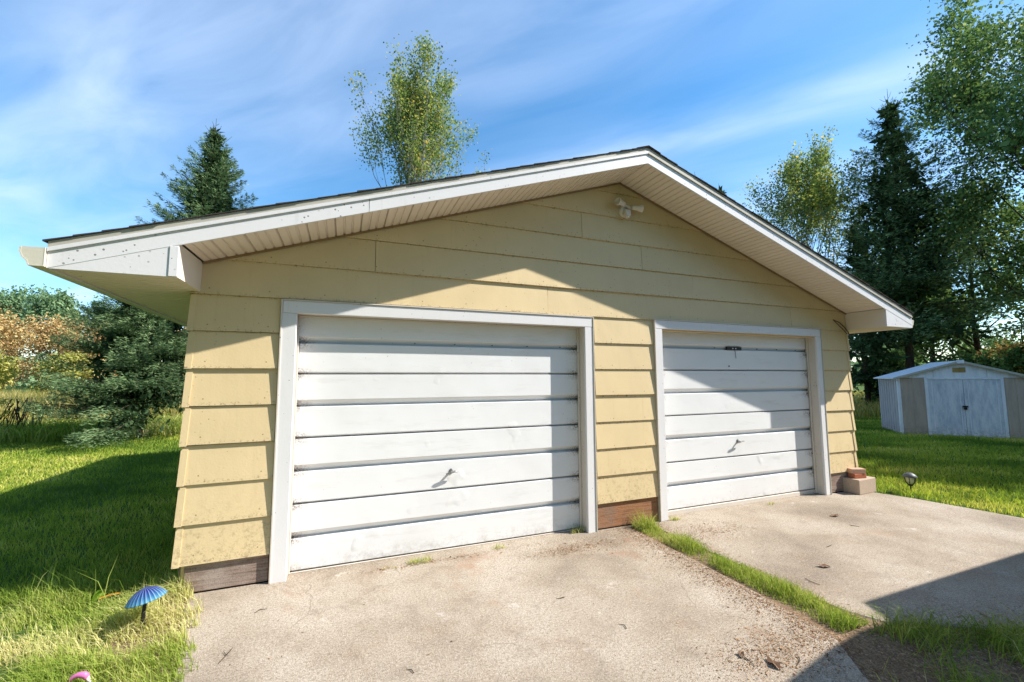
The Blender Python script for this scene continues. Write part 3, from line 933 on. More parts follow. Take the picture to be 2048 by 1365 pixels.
def mat_bluecap():
    t = NT('blue_glass')
    tc = t.n('ShaderNodeTexCoord'); sp = t.n('ShaderNodeSeparateXYZ'); t.link(tc.outputs['Object'], sp.inputs[0])
    r2 = t.math('SQRT', t.math('ADD', t.math('MULTIPLY', sp.outputs[0], sp.outputs[0]), t.math('MULTIPLY', sp.outputs[1], sp.outputs[1])))
    c = t.ramp(t.math('DIVIDE', r2, 0.104), [(0.0, lin(18, 18, 92)), (0.45, lin(20, 30, 116)), (0.8, lin(36, 84, 132)), (1.0, lin(72, 134, 160))])
    ang = t.math('ARCTAN2', sp.outputs[1], sp.outputs[0])
    st = t.math('SINE', t.math('ADD', t.math('MULTIPLY', ang, 26.0), t.math('MULTIPLY', r2, 22.0)))
    c = t.mix(t.rng(st, 0.5, 0.98, 0, 0.4), c, lin(170, 196, 214))
    p = t.principled(c, 0.3, t.bump(st, 0.4, 0.004), spec=0.35)
    return t.done(p)


M['bluecap'] = mat_bluecap()
ms = thing('mushroom_ornament', 'blue fluted glass mushroom garden ornament on a dark stake', 'garden ornament', (-0.755, -0.415, -0.01))
MB().tube([(0, 0, -0.05), (0.004, 0.002, 0.12), (0.012, 0.0, 0.225)], [0.012, 0.011, 0.010], 8).build('stake', 'black', ms)
b = MB(); b.lathe([(0.0, 0.062), (0.025, 0.052), (0.055, 0.040), (0.082, 0.016), (0.100, -0.010), (0.103, -0.015), (0.098, -0.013), (0.078, 0.011), (0.05, 0.032), (0.0, 0.05)], 104, flute=0.012, nfl=26)
o = b.build('cap', 'bluecap', ms, True); o.location = (0.012, 0, 0.205); o.rotation_euler = (math.radians(-5), math.radians(-11), 0)

M['pink'] = mat_plain('pink_plastic', lin(214, 116, 176), 0.35, vary=0.15)
pk = thing('garden_hook', 'curved pink and brown plastic garden ornament poking up from the rough grass', 'garden ornament', (-0.80, -1.0, -0.015)); pk.scale = (0.72, 0.72, 0.86)
pts = [(-0.075 + 0.0, 0, -0.05), (-0.072, 0, 0.05)]
arc = [(-0.062 * math.cos(a), 0, 0.085 + 0.055 * math.sin(a)) for a in np.linspace(0, math.pi * 0.55, 9)]
M['pinkbrown'] = mat_plain('brown_plastic', lin(92, 52, 50), 0.5)
MB().tube([(-0.06, 0, -0.05), (-0.062, 0, 0.05)] + arc[:4], 0.008, 8).build('stem', 'pinkbrown', pk, True)
MB().tube(arc[3:] + [(0.03, 0, 0.135), (0.05, 0, 0.118)], [0.009, 0.010, 0.011, 0.012, 0.014, 0.016, 0.019, 0.017], 10).build('bend', 'pink', pk, True)
MB().tube([(0.045, 0, 0.118), (0.062, 0, 0.09), (0.066, 0, 0.05)], [0.014, 0.008, 0.003], 8).build('tip', 'lampwhite', pk, True)
o = MB().tube([(-1.19, 0.13, 0.015), (-1.13, 0.13, 0.03), (-1.05, 0.125, 0.035), (-1.0, 0.12, 0.03)], 0.008, 8).build('plastic_pipe', mat_plain('yellow_plastic', lin(206, 146, 52), 0.4))
tag(o, 'short orange-yellow plastic pipe lying in the long grass by the garage corner', 'pipe')

# ================================================================== the metal shed
def mat_shed(name, col, blot):
    t = NT(name)
    v, r = rnd_offset(t, t.coords((3, 3, 0.7)))
    n = t.noise(v, 3.0, 6, 0.7)
    c = t.mix(t.rng(n, 0.42, 0.66, 0, 0.75), col, blot)
    f = t.noise(v, 40, 4, 0.7)
    c = t.mix(t.rng(f, 0.5, 0.7, 0, 0.4), c, blot)
    so = t.n('ShaderNodeSeparateXYZ'); t.link(t.coords(), so.inputs[0])
    base_ = t.math('MULTIPLY', t.rng(so.outputs[2], 0.3, 0.02), t.rng(t.noise(t.coords(), 16, 6, 0.8), 0.42, 0.62))
    c = t.mix(t.math('MULTIPLY', base_, 0.7), c, lin(112, 96, 76))
    return t.done(t.principled(c, 0.5, t.bump(n, 0.1, 0.01), spec=0.4))


M['shed_tan'] = mat_shed('shed_tan_steel', lin(184, 166, 150), lin(160, 146, 134))
M['shed_white'] = mat_shed('shed_white_steel', lin(232, 234, 238), lin(206, 210, 218))
M['shed_door'] = mat_shed('shed_door_steel', lin(222, 224, 228), lin(160, 170, 186))
M['shed_side'] = mat_shed('shed_side_steel', lin(190, 186, 190), lin(168, 164, 170))
M['plaque'] = mat_shed('plaque_gold', lin(172, 148, 86), lin(120, 96, 52))
shed = thing('garden_shed', 'small tan and white metal garden shed with weathered double doors on the right lawn', 'shed', (14.62, 3.18, -0.02), math.radians(-49))
SW, SD, SH, SR = 2.56, 1.7, 1.55, 0.42
ribw = 0.235


def shed_wall(name, length, place, parent, bays, mt='shed_tan', dp=0.012):
    for (a, b_) in bays:
        w = MB(); prof = [(a, 0.0), (a + 0.012, -dp), (a + 0.034, -dp), (a + 0.046, 0), (b_ - 0.002, 0), (b_ - 0.002, 0.012), (a, 0.012)]
        w.prism(prof, 0.0, SH, 'z')
        w.v = [place(*v) for v in w.v]
        fix_normals(w.build(name, mt, parent))


bays = lambda x0, x1, n: [(x0 + (x1 - x0) * i / n, x0 + (x1 - x0) * (i + 1) / n) for i in range(n)]
D0, D1 = 0.62, 2.02
shed_wall('wall_panel', D0, lambda x, y, z: (x, y, z), shed, bays(0.06, D0 - 0.05, 2) + bays(D1 + 0.06, SW - 0.06, 2))
shed_wall('wall_panel', SD, lambda x, y, z: (y, x, z), shed, bays(0.06, SD, 8), 'shed_side', 0.03)
shed_wall('wall_panel', SD, lambda x, y, z: (SW - y, x, z), shed, bays(0.06, SD, 8), 'shed_white', 0.03)
shed_wall('wall_panel', SW, lambda x, y, z: (x, SD - y, z), shed, bays(0.06, SW - 0.06, 10))
for x in (0.0, SW - 0.06):
    MB().cbox(x - 0.004, x + 0.062, -0.016, 0.055, 0, SH, 0.004).build('corner_post', 'shed_white', shed)
for x in (D0 - 0.05, D1):
    MB().cbox(x - 0.004, x + 0.058, -0.022, 0.02, 0, SH, 0.004).build('door_frame', 'shed_white', shed)
MB().cbox(D0, D1, -0.026, 0.02, SH - 0.05, SH, 0.004).build('door_frame', 'shed_white', shed)
mid = (D0 + D1) / 2
for a, b_ in ((D0 + 0.01, mid - 0.004), (mid + 0.004, D1 - 0.002)):
    dd = MB().cbox(a, b_, -0.012, 0.006, 0.03, SH - 0.052, 0.003).build('door', 'shed_door', shed)
    for u in (a + 0.07, b_ - 0.08): MB().cbox(u, u + 0.018, -0.019, -0.0125, 0.12, SH - 0.12, 0.003).build('rib', 'shed_white', dd)
hs_ = MB().cbox(mid - 0.05, mid + 0.05, -0.045, -0.0125, 0.78, 0.82, 0.006).build('handle', 'black', shed)
MB().cbox(mid - 0.03, mid + 0.03, -0.05, -0.0125, 0.72, 0.775, 0.006).build('padlock', 'black', shed)
gp = MB().prism([(0.0, SH + 0.001), (SW, SH + 0.001), (SW / 2, SH + SR)], -0.014, 0.01); fix_normals(gp.build('gable_panel', 'shed_white', shed))
for x in (0.75, 1.78): MB().cbox(x, x + 0.008, -0.017, -0.0145, SH + 0.01, SH + SR * 0.5, 0.001).build('seam', 'drip', shed)
MB().cbox(SW / 2 - 0.14, SW / 2 + 0.11, -0.024, -0.0145, SH + 0.14, SH + 0.27, 0.003).build('plaque', 'plaque', shed)
for s_ in (-1, 1):
    xe = SW / 2 + s_ * (SW / 2 + 0.10)
    ze = SH - SR * 0.10 / (SW / 2)
    r_ = MB().prism([(SW / 2, SH + SR + 0.004), (xe, ze + 0.004), (xe, ze + 0.03), (SW / 2, SH + SR + 0.03)], -0.09, SD + 0.08)
    fix_normals(r_.build('roof_panel', 'shed_white', shed))
    t_ = MB().prism([(SW / 2, SH + SR - 0.02), (xe, ze - 0.02), (xe, ze + 0.035), (SW / 2, SH + SR + 0.035)], -0.097, -0.091)
    fix_normals(t_.build('roof_trim', 'drip', shed))
MB().cbox(SW / 2 - 0.07, SW / 2 + 0.07, -0.11, -0.085, SH + SR - 0.05, SH + SR + 0.045, 0.004).build('peak_cap', 'shed_white', shed)

# ================================================================== the house whose roof shades the drive
hx, hy = 6.53, -3.04
house = thing('house', 'pale house just outside the frame whose roof corner shades the driveway', 'house', (hx + 0.5, hy - 0.5, 0))
MB().box(0, 9, -8, 0, -0.1, 2.45).build('wall', 'siding', house)
hr = MB().prism([(-8.5, 2.42), (0.5, 2.42), (0.5, 2.56), (-4.0, 4.3), (-8.5, 2.56)], -0.5, 9.5, 'x'); fix_normals(hr.build('roof', 'shingle', house))
w_ = MB().cbox(-0.03, -0.002, -3.4, -2.0, 0.9, 2.1, 0.01).build('window', 'white', house)
MB().cbox(-0.036, -0.031, -3.3, -2.1, 1.0, 2.0, 0.002).build('pane', mat_plain('house_glass', lin(60, 70, 80), 0.1), w_)
pr_ = MB().prism([(-2.9, -3.0), (-0.45, -3.0), (-0.45, 0.36), (-0.72, 0.36), (-1.04, 0.37), (-1.43, 0.32), (-1.91, 0.23), (-2.4, 0.06), (-2.9, -0.2)], 2.33, 2.41, 'z')
fix_normals(pr_.build('porch_roof', 'shingle', house))
MB().cbox(-2.05, -1.95, -2.6, -2.5, 0, 2.36, 0.01).build('porch_post', 'white', house)

# ================================================================== vegetation
def in_view(P, margin=0.22):
    v = P - CAM
    d = v @ FW
    sx = (v @ RT) / np.maximum(d, 0.01) * 844.3 / 1024; sy = (v @ UP) / np.maximum(d, 0.01) * 844.3 / 682.5
    return (d > 0.2) & (np.abs(sx) < 1 + margin) & (np.abs(sy) < 1 + margin)


def blades(P, h, w, lean, seed, bend=0.5, two=True, dirv=None):
    """grass blades on points P: bent tapering strips"""
    r = np.random.default_rng(seed); n = len(P)
    a = r.uniform(0, 2 * np.pi, n); la = r.uniform(0, 2 * np.pi, n)
    side = np.stack([np.cos(a), np.sin(a), np.zeros(n)], 1)
    ld = np.stack([np.cos(la), np.sin(la), np.zeros(n)], 1)
    if dirv is not None: ld = ld * 0.6 + np.array(dirv)
    lv = (lean * r.uniform(0.2, 1.0, n))[:, None]
    h = h[:, None]; w = (w if isinstance(w, np.ndarray) else np.full(n, w))[:, None]
    b0 = P - side * w / 2; b1 = P + side * w / 2
    m = P + ld * lv * h * (0.35 * (1 - bend) + 0.15) + np.array([0, 0, 1]) * h * 0.55
    t = P + ld * lv * h + np.array([0, 0, 1]) * h * np.sqrt(np.maximum(0.1, 1 - 0.45 * lv ** 2))
    if two:
        m0 = m - side * w * 0.4; m1 = m + side * w * 0.4
        V = np.stack([b0, b1, m0, m1, t], 1).reshape(-1, 3); i = np.arange(n)[:, None] * 5
        return V, [i + np.array([0, 1, 3, 2]), i + np.array([2, 3, 4])]
    V = np.stack([b0, b1, t], 1).reshape(-1, 3); i = np.arange(n)[:, None] * 3
    return V, [i + np.array([0, 1, 2])]


def pnoise(x, y, s, seed):
    """cheap smooth noise from a few sines"""
    r = np.random.default_rng(seed); o = np.zeros_like(x)
    for k in range(7):
        a = r.uniform(0, 2 * np.pi); f = s * r.uniform(0.6, 2.2); o += np.sin((x * np.cos(a) + y * np.sin(a)) * f + r.uniform(0, 6.28)) / 7
    return o * 1.6


def inside(poly, x, y):
    c = np.zeros(len(x), bool); n = len(poly)
    for i in range(n):
        x0, y0 = poly[i]; x1, y1 = poly[(i + 1) % n]
        k = ((y0 > y) != (y1 > y)) & (x < (x1 - x0) * (y - y0) / (y1 - y0 + 1e-12) + x0); c ^= k
    return c


def scatter(poly, dens, seed):
    r = np.random.default_rng(seed); xs = [p[0] for p in poly]; ys = [p[1] for p in poly]
    n = int((max(xs) - min(xs)) * (max(ys) - min(ys)) * dens)
    x = r.uniform(min(xs), max(xs), n); y = r.uniform(min(ys), max(ys), n); k = inside(poly, x, y)
    x, y = x[k], y[k]
    P = np.stack([x, y, np.full(len(x), -0.012)], 1)
    return P[in_view(P + np.array([0, 0, 0.05]))]


def grass(name, P, hfun, wid, lean, seed, mat, label, two=True, rscale=0.6, dirv=None, cat='grass', tone=0.45):
    r = np.random.default_rng(seed + 1); n = len(P)
    h = hfun(P, r); w = wid * r.uniform(0.7, 1.3, n)
    V, F = blades(P, h, w, lean, seed, two=two, dirv=dirv)
    base = np.clip(tone + rscale * 0.45 * pnoise(P[:, 0], P[:, 1], 1.6, seed) + 0.2 * pnoise(P[:, 0], P[:, 1], 6, seed + 5) + r.normal(0, 0.16, n), 0, 1)
    rnd = np.concatenate([base] * len(F))
    o = np_mesh(name, V, F, mat, rnd); tag(o, label, cat, kind='stuff'); return o


def dist(P): return np.hypot(P[:, 0] - CAM[0], P[:, 1] - CAM[1])


# lawn left: mown, shaded by the garage
lawn_l = [(-14, 13.6), (-14, 0.6), (-0.76, 0.25), (-0.76, 6.2), (4, 7.0), (4, 13.6)]
P = scatter(lawn_l, 2600, 21)
d = dist(P); k = np.random.default_rng(1).uniform(0, 1, len(P)) < np.clip((5.0 / d) ** 1.2, 0.12, 1)
P = P[k]
grass('lawn_grass', P, lambda P, r: r.uniform(0.04, 0.085, len(P)) * (1 + 0.25 * pnoise(P[:, 0], P[:, 1], 2, 3)), 0.0045 * np.clip(dist(P) / 4, 1, 3.2), 0.9, 31, 'grass', 'mown green lawn to the left of the garage', rscale=1.1, tone=0.5)
# lawn right
lawn_r = [(7.09, 0.05), (7.16, -0.15), (7.27, -0.45), (7.36, -0.95), (7.43, -1.35), (7.5, -2.2), (12, -2.5), (24, -2), (24, 11), (7.1, 11)]
P = scatter(lawn_r, 2200, 22)
d = dist(P); k = np.random.default_rng(2).uniform(0, 1, len(P)) < np.clip((6.5 / d) ** 1.5, 0.08, 1)
P = P[k]
grass('lawn_grass', P, lambda P, r: r.uniform(0.04, 0.09, len(P)), 0.006 * np.clip(dist(P) / 5, 1, 3.2), 0.9, 32, 'grass', 'mown green lawn between the garage and the shed', rscale=1.1, tone=0.55)
# rough grass by the left drive edge
rough = [(-3.6, 0.75), (-3.6, -1.8), (-0.30, -1.8), (-0.345, -1.05), (-0.42, -0.75), (-0.505, -0.4), (-0.565, -0.12), (-0.60, -0.01), (-0.80, 0.30)]
P = scatter(rough, 9000, 23)
Pe = scatter([(-0.56, -0.02), (-0.50, -0.4), (-0.41, -0.75), (-0.335, -1.05), (-0.29, -1.8), (-0.20, -1.8), (-0.25, -1.05), (-0.33, -0.75), (-0.42, -0.4), (-0.5, -0.02)], 9000, 41)
Pe = Pe[pnoise(Pe[:, 0] * 0.3, Pe[:, 1], 14, 8) > 0.25 + 4 * (Pe[:, 0] + 0.56 + 0.22 * np.clip(Pe[:, 1], -1.2, 0))]; P = np.concatenate([P, Pe])
pn = pnoise(P[:, 0], P[:, 1], 9, 14) + np.random.default_rng(7).normal(0, 0.4, len(P)); P = P[pn > -0.35]


def h_rough(P, r):
    e = np.clip(1 - (np.abs(P[:, 0] + 0.62 + 0.25 * np.clip(-P[:, 1], 0, 2))) / 0.5, 0, 1)
    back = np.clip((P[:, 1] + 0.1) * 3, 0, 1)
    orn = np.clip(np.hypot(P[:, 0] + 0.73, P[:, 1] + 0.56) / 0.30, 0.32, 1)
    return (0.075 + 0.10 * e + 0.03 * back) * orn * r.uniform(0.4, 1.4, len(P)) * (1 + 0.4 * pnoise(P[:, 0], P[:, 1], 3, 4))


grass('rough_grass', P, h_rough, 0.0042, 1.5, 33, 'grass_tall', 'long sunlit rough grass beside the left driveway edge', dirv=(-0.45, -0.2, 0), tone=0.52, rscale=1.2)
P = scatter([(-1.6, 0.9), (-1.7, 0.1), (-0.64, -0.12), (-0.66, 0.0), (-0.75, 0.4), (-0.75, 1.6), (-1.2, 1.8)], 900, 24)
grass('seed_grass', P, lambda P, r: r.uniform(0.12, 0.34, len(P)) * np.where(r.uniform(0, 1, len(P)) < 0.25, 1.0, 0.55), 0.0035, 0.9, 34, 'grass_tall', 'tall wispy grass stalks at the garage corner')
# strip between the slabs
P = scatter([(3.22, -0.02), (3.23, -0.5), (3.24, -1.0), (3.25, -1.5), (3.25, -2.05), (3.56, -2.05), (3.54, -1.6), (3.52, -1.0), (3.48, -0.5), (3.46, -0.1)], 17000, 25)
pn = pnoise(P[:, 0], P[:, 1], 7, 9) + np.random.default_rng(5).normal(0, 0.3, len(P)); P = P[pn > -0.3]


def h_strip(P, r):
    mid_ = np.clip(1 - np.abs(P[:, 0] - (3.37 + 0.02 * np.sin(P[:, 1] * 3))) / 0.15, 0.1, 1)
    return r.uniform(0.05, 0.15, len(P)) * (0.35 + 0.85 * mid_) * (1 + 0.6 * pnoise(P[:, 0], P[:, 1], 9, 2)) * np.clip(0.75 + 0.6 * (P[:, 1] > -0.2), 0, 1.3)


grass('grass_strip', P, h_strip, 0.0036, 1.0, 35, 'grass_tall', 'strip of grass growing in the joint between the driveway slabs', tone=0.55)
P = scatter([(3.3, -2.08), (3.62, -2.12), (3.86, -2.2), (4.1, -2.36), (4.5, -2.5), (4.5, -3.1), (2.75, -3.1), (2.82, -2.55), (3.05, -2.3)], 6000, 26)
pn = pnoise(P[:, 0], P[:, 1], 5, 19) + np.random.default_rng(6).normal(0, 0.35, len(P)); P = P[pn > 0.2]
grass('shaded_grass', P, lambda P, r: r.uniform(0.05, 0.2, len(P)), 0.0045, 1.8, 36, 'grass_tall', 'shaded tuft of grass growing over the driveway joint at bottom right', tone=0.62)
# weeds at the door sills
for (wx, wy, rr, n, hh, lab) in ((1.02, -0.075, 0.075, 160, 0.05, 'small weed tuft at the middle of the left door sill'), (1.75, -0.05, 0.05, 60, 0.04, 'tiny weed at the left door sill, right of the bigger tuft'),
                                 (2.62, 0.03, 0.05, 90, 0.08, 'weed growing in the right corner of the left door opening'), (0.78, -0.10, 0.05, 40, 0.02, 'flat dry weed at the left door sill'),
                                 (3.80, -0.05, 0.05, 90, 0.05, 'weed tuft at the left corner of the right door'), (5.32, -0.03, 0.045, 60, 0.03, 'little weed at the middle of the right door sill')):
    r = np.random.default_rng(int(wx * 100)); a = r.uniform(0, 6.28, n); q = rr * np.sqrt(r.uniform(0, 1, n))
    P = np.stack([wx + q * np.cos(a) * 1.5, wy + q * np.sin(a) * 0.6, np.full(n, -0.003)], 1)
    V, F = blades(P, r.uniform(0.4, 1.2, n) * hh, 0.0035, 1.2, int(wx * 10))
    o = np_mesh('weed_tuft', V, F, 'grass_tall', np.concatenate([np.clip(r.normal(0.72, 0.25, n), 0, 1)] * 2)); tag(o, lab, 'weed', 'weeds along the door sills')


def broad_leaves(name, loc, n, L_, seed, label):
    r = random.Random(seed); V = []; F = []
    for i in range(n):
        a = r.uniform(0, 6.28); el = r.uniform(0.5, 1.2); d = Vector((math.cos(a) * math.cos(el), math.sin(a) * math.cos(el), math.sin(el))); s = Vector((-math.sin(a), math.cos(a), 0))
        L1 = L_ * r.uniform(0.7, 1.1); o = len(V)
        for t, w in ((0, 0.05), (0.3, 0.2), (0.6, 0.26), (0.85, 0.14)):
            p = d * L1 * t + Vector((0, 0, -0.25 * L1 * t * t)); V += [p - s * w * L1 / 2, p + s * w * L1 / 2]
        V.append(d * L1 + Vector((0, 0, -0.25 * L1)))
        F += [(o, o + 1, o + 3, o + 2), (o + 2, o + 3, o + 5, o + 4), (o + 4, o + 5, o + 7, o + 6), (o + 6, o + 7, o + 8)]
    me = bpy.data.meshes.new(name); me.from_pydata([tuple(v) for v in V], [], F); me.materials.append(M['weed'])
    at = me.attributes.new('rnd', 'FLOAT', 'FACE'); at.data.foreach_set('value', [r.random() for _ in F])
    ob = bpy.data.objects.new(name, me); C.objects.link(ob); ob.location = loc
    return tag(ob, label, 'weed')


broad_leaves('broadleaf_weed', (-1.22, 0.10, 0), 5, 0.16, 4, 'leafy upright weed in the rough grass left of the mushroom ornament')
broad_leaves('broadleaf_weed', (-0.93, 0.02, 0), 4, 0.11, 6, 'small leafy weed just behind the mushroom ornament')
broad_leaves('broadleaf_weed', (-0.80, 0.03, 0), 4, 0.12, 8, 'small leafy weed between the mushroom ornament and the garage')

# leaf litter and needles blown against the strip
r = np.random.default_rng(77)
def litter(n, cx, cy, sx, sy): return np.stack([r.normal(cx, sx, n), r.normal(cy, sy, n)], 1)
Q = np.concatenate([np.stack([3.2 - np.abs(r.normal(0, 0.10, 1700)), r.uniform(-2.05, -0.02, 1700)], 1), np.stack([3.5 + np.abs(r.normal(0, 0.05, 500)), r.uniform(-2.0, -0.05, 500)], 1),
                    litter(500, 2.75, -2.05, 0.22, 0.10), litter(500, 3.9, -0.45, 0.25, 0.12), litter(500, 2.35, -0.32, 0.2, 0.07), litter(2600, 3.5, -2.4, 0.4, 0.2), litter(600, 4.3, -2.4, 0.4, 0.12), litter(240, 1.1, -0.11, 0.25, 0.02),
                    np.stack([r.uniform(-0.4, 7.0, 500), r.uniform(-2.4, 0.0, 500)], 1)])
nc = len(Q)
Q = np.concatenate([Q, np.stack([3.21 - np.abs(r.normal(0, 0.17, 9000)), r.uniform(-2.2, -0.02, 9000)], 1), litter(3200, 2.72, -2.02, 0.26, 0.09), litter(2600, 3.85, -0.42, 0.28, 0.12), litter(2600, 2.35, -0.30, 0.28, 0.07), np.stack([3.47 + np.abs(r.normal(0, 0.08, 2500)), r.uniform(-2.0, -0.05, 2500)], 1), litter(3000, 4.0, -2.4, 0.7, 0.25), litter(900, 1.5, -0.1, 0.6, 0.03)])
n = len(Q); P = np.stack([Q[:, 0], Q[:, 1], r.uniform(0.001, 0.006, n)], 1)
a = r.uniform(0, 6.28, n); ln_l = r.uniform(0.003, 0.010, n) * np.where(r.uniform(0, 1, n) < 0.06, 2.0, 1.0); wd = ln_l * r.uniform(0.12, 0.55, n)
ln_l[nc:] *= 0.42; wd[nc:] = ln_l[nc:] * 0.7
u = np.stack([np.cos(a), np.sin(a), r.normal(0, 0.15, n)], 1); w = np.stack([-np.sin(a), np.cos(a), r.normal(0, 0.2, n)], 1)
V = np.stack([P - u * ln_l[:, None], P - w * wd[:, None], P + u * ln_l[:, None], P + w * wd[:, None]], 1).reshape(-1, 3); V[:, 2] = np.maximum(V[:, 2], 0.0012)
o = np_mesh('leaf_litter', V, [np.arange(n)[:, None] * 4 + np.arange(4)], 'litter', r.uniform(0, 1, n)); tag(o, 'brown leaf litter and needles strewn over the driveway', 'leaf litter', kind='stuff')

# twigs lying on the drive
rt = random.Random(8)
spots = [(0.55, -1.75, 'thin dark twig lying near the bottom edge of the left slab'), (0.75, -1.42, 'thin dark twig in the middle of the left slab'), (1.85, -1.05, 'thin dark twig between the left door and the grass strip'),
         (2.5, -2.02, 'forked twig beside the curled leaf near the bottom of the left slab'), (2.75, -2.12, 'thin twig at the shadow edge right of the forked twig'), (2.95, -2.15, 'thin twig inside the shadow at the end of the grass strip'),
         (-0.2, -0.9, 'thin twig beside the rough grass at the left slab edge'), (-0.1, -0.45, 'short twig before the left door trim'), (4.6, -1.15, 'thin twig right of the grass strip, nearest the shadow'),
         (5.4, -0.9, 'thin straight twig in the middle of the right slab'), (3.75, -1.55, 'short twig close to the lower right side of the grass strip'), (2.05, -1.5, 'short twig left of the lower grass strip')]
for i, (x, y, lab) in enumerate(spots):
    a = rt.uniform(0, 3.14); L_ = rt.uniform(0.05, 0.15); c_, s_ = math.cos(a), math.sin(a); k = rt.uniform(-.02, .02)
    b = MB().tube([(-c_ * L_ / 2, -s_ * L_ / 2, 0.004), (-s_ * k, c_ * k, 0.006), (c_ * L_ / 2, s_ * L_ / 2, 0.004)], [0.0018, 0.0024, 0.0012], 5)
    if i % 3 == 0: b.tube([(0, 0, 0.005), (c_ * 0.03 - s_ * 0.03, s_ * 0.03 + c_ * 0.03, 0.007)], [0.002, 0.001], 5)
    o = b.build('twig', 'bark'); o.location = (x, y, 0.0)
    tag(o, lab, 'twig', 'twigs scattered on the driveway')
for i, (x, y, s) in enumerate(((5.55, -0.62, 0.06), (2.6, -2.1, 0.05), (4.1, -1.42, 0.05), (2.5, -1.98, 0.03))):
    b = MB(); b.add([(-s, 0, 0.004), (-s * .3, -s * .5, 0.02), (s * .6, -s * .35, 0.006), (s, 0.0, 0.022), (s * .4, s * .5, 0.008), (-s * .4, s * .42, 0.024), (0, 0, 0.012)],
                    [(0, 1, 6), (1, 2, 6), (2, 3, 6), (3, 4, 6), (4, 5, 6), (5, 0, 6)])
    o = b.build('fallen_leaf', mat_plain('dry_leaf', lin(112, 84, 62), 0.8)); o.location = (x, y, 0); o.rotation_euler = (0, 0, i * 1.3)
    tag(o, ('curled brown leaf lying before the right door', 'curled brown leaf among twigs on the left slab', 'curled brown leaf right of the grass strip', 'small curled brown leaf on the left slab by the twigs')[i], 'leaf', 'fallen leaves on the driveway')


# ---- trees
def leaf_cards(P, D, size, aspect, seed, fold=0.0):
    """small rhombic leaves at P pointing roughly along D"""
    r = np.random.default_rng(seed); n = len(P)
    D = D + r.normal(0, 0.45, (n, 3)); D /= np.linalg.norm(D, axis=1)[:, None]
    q = r.normal(0, 1, (n, 3)); S = np.cross(D, q); S /= np.linalg.norm(S, axis=1)[:, None] + 1e-9
    L_ = (size * r.uniform(0.6, 1.3, n))[:, None]
    V = np.stack([P, P + D * L_ * 0.5 - S * L_ * aspect * 0.5, P + D * L_, P + D * L_ * 0.5 + S * L_ * aspect * 0.5], 1).reshape(-1, 3)
    return V, np.arange(n)[:, None] * 4 + np.arange(4)


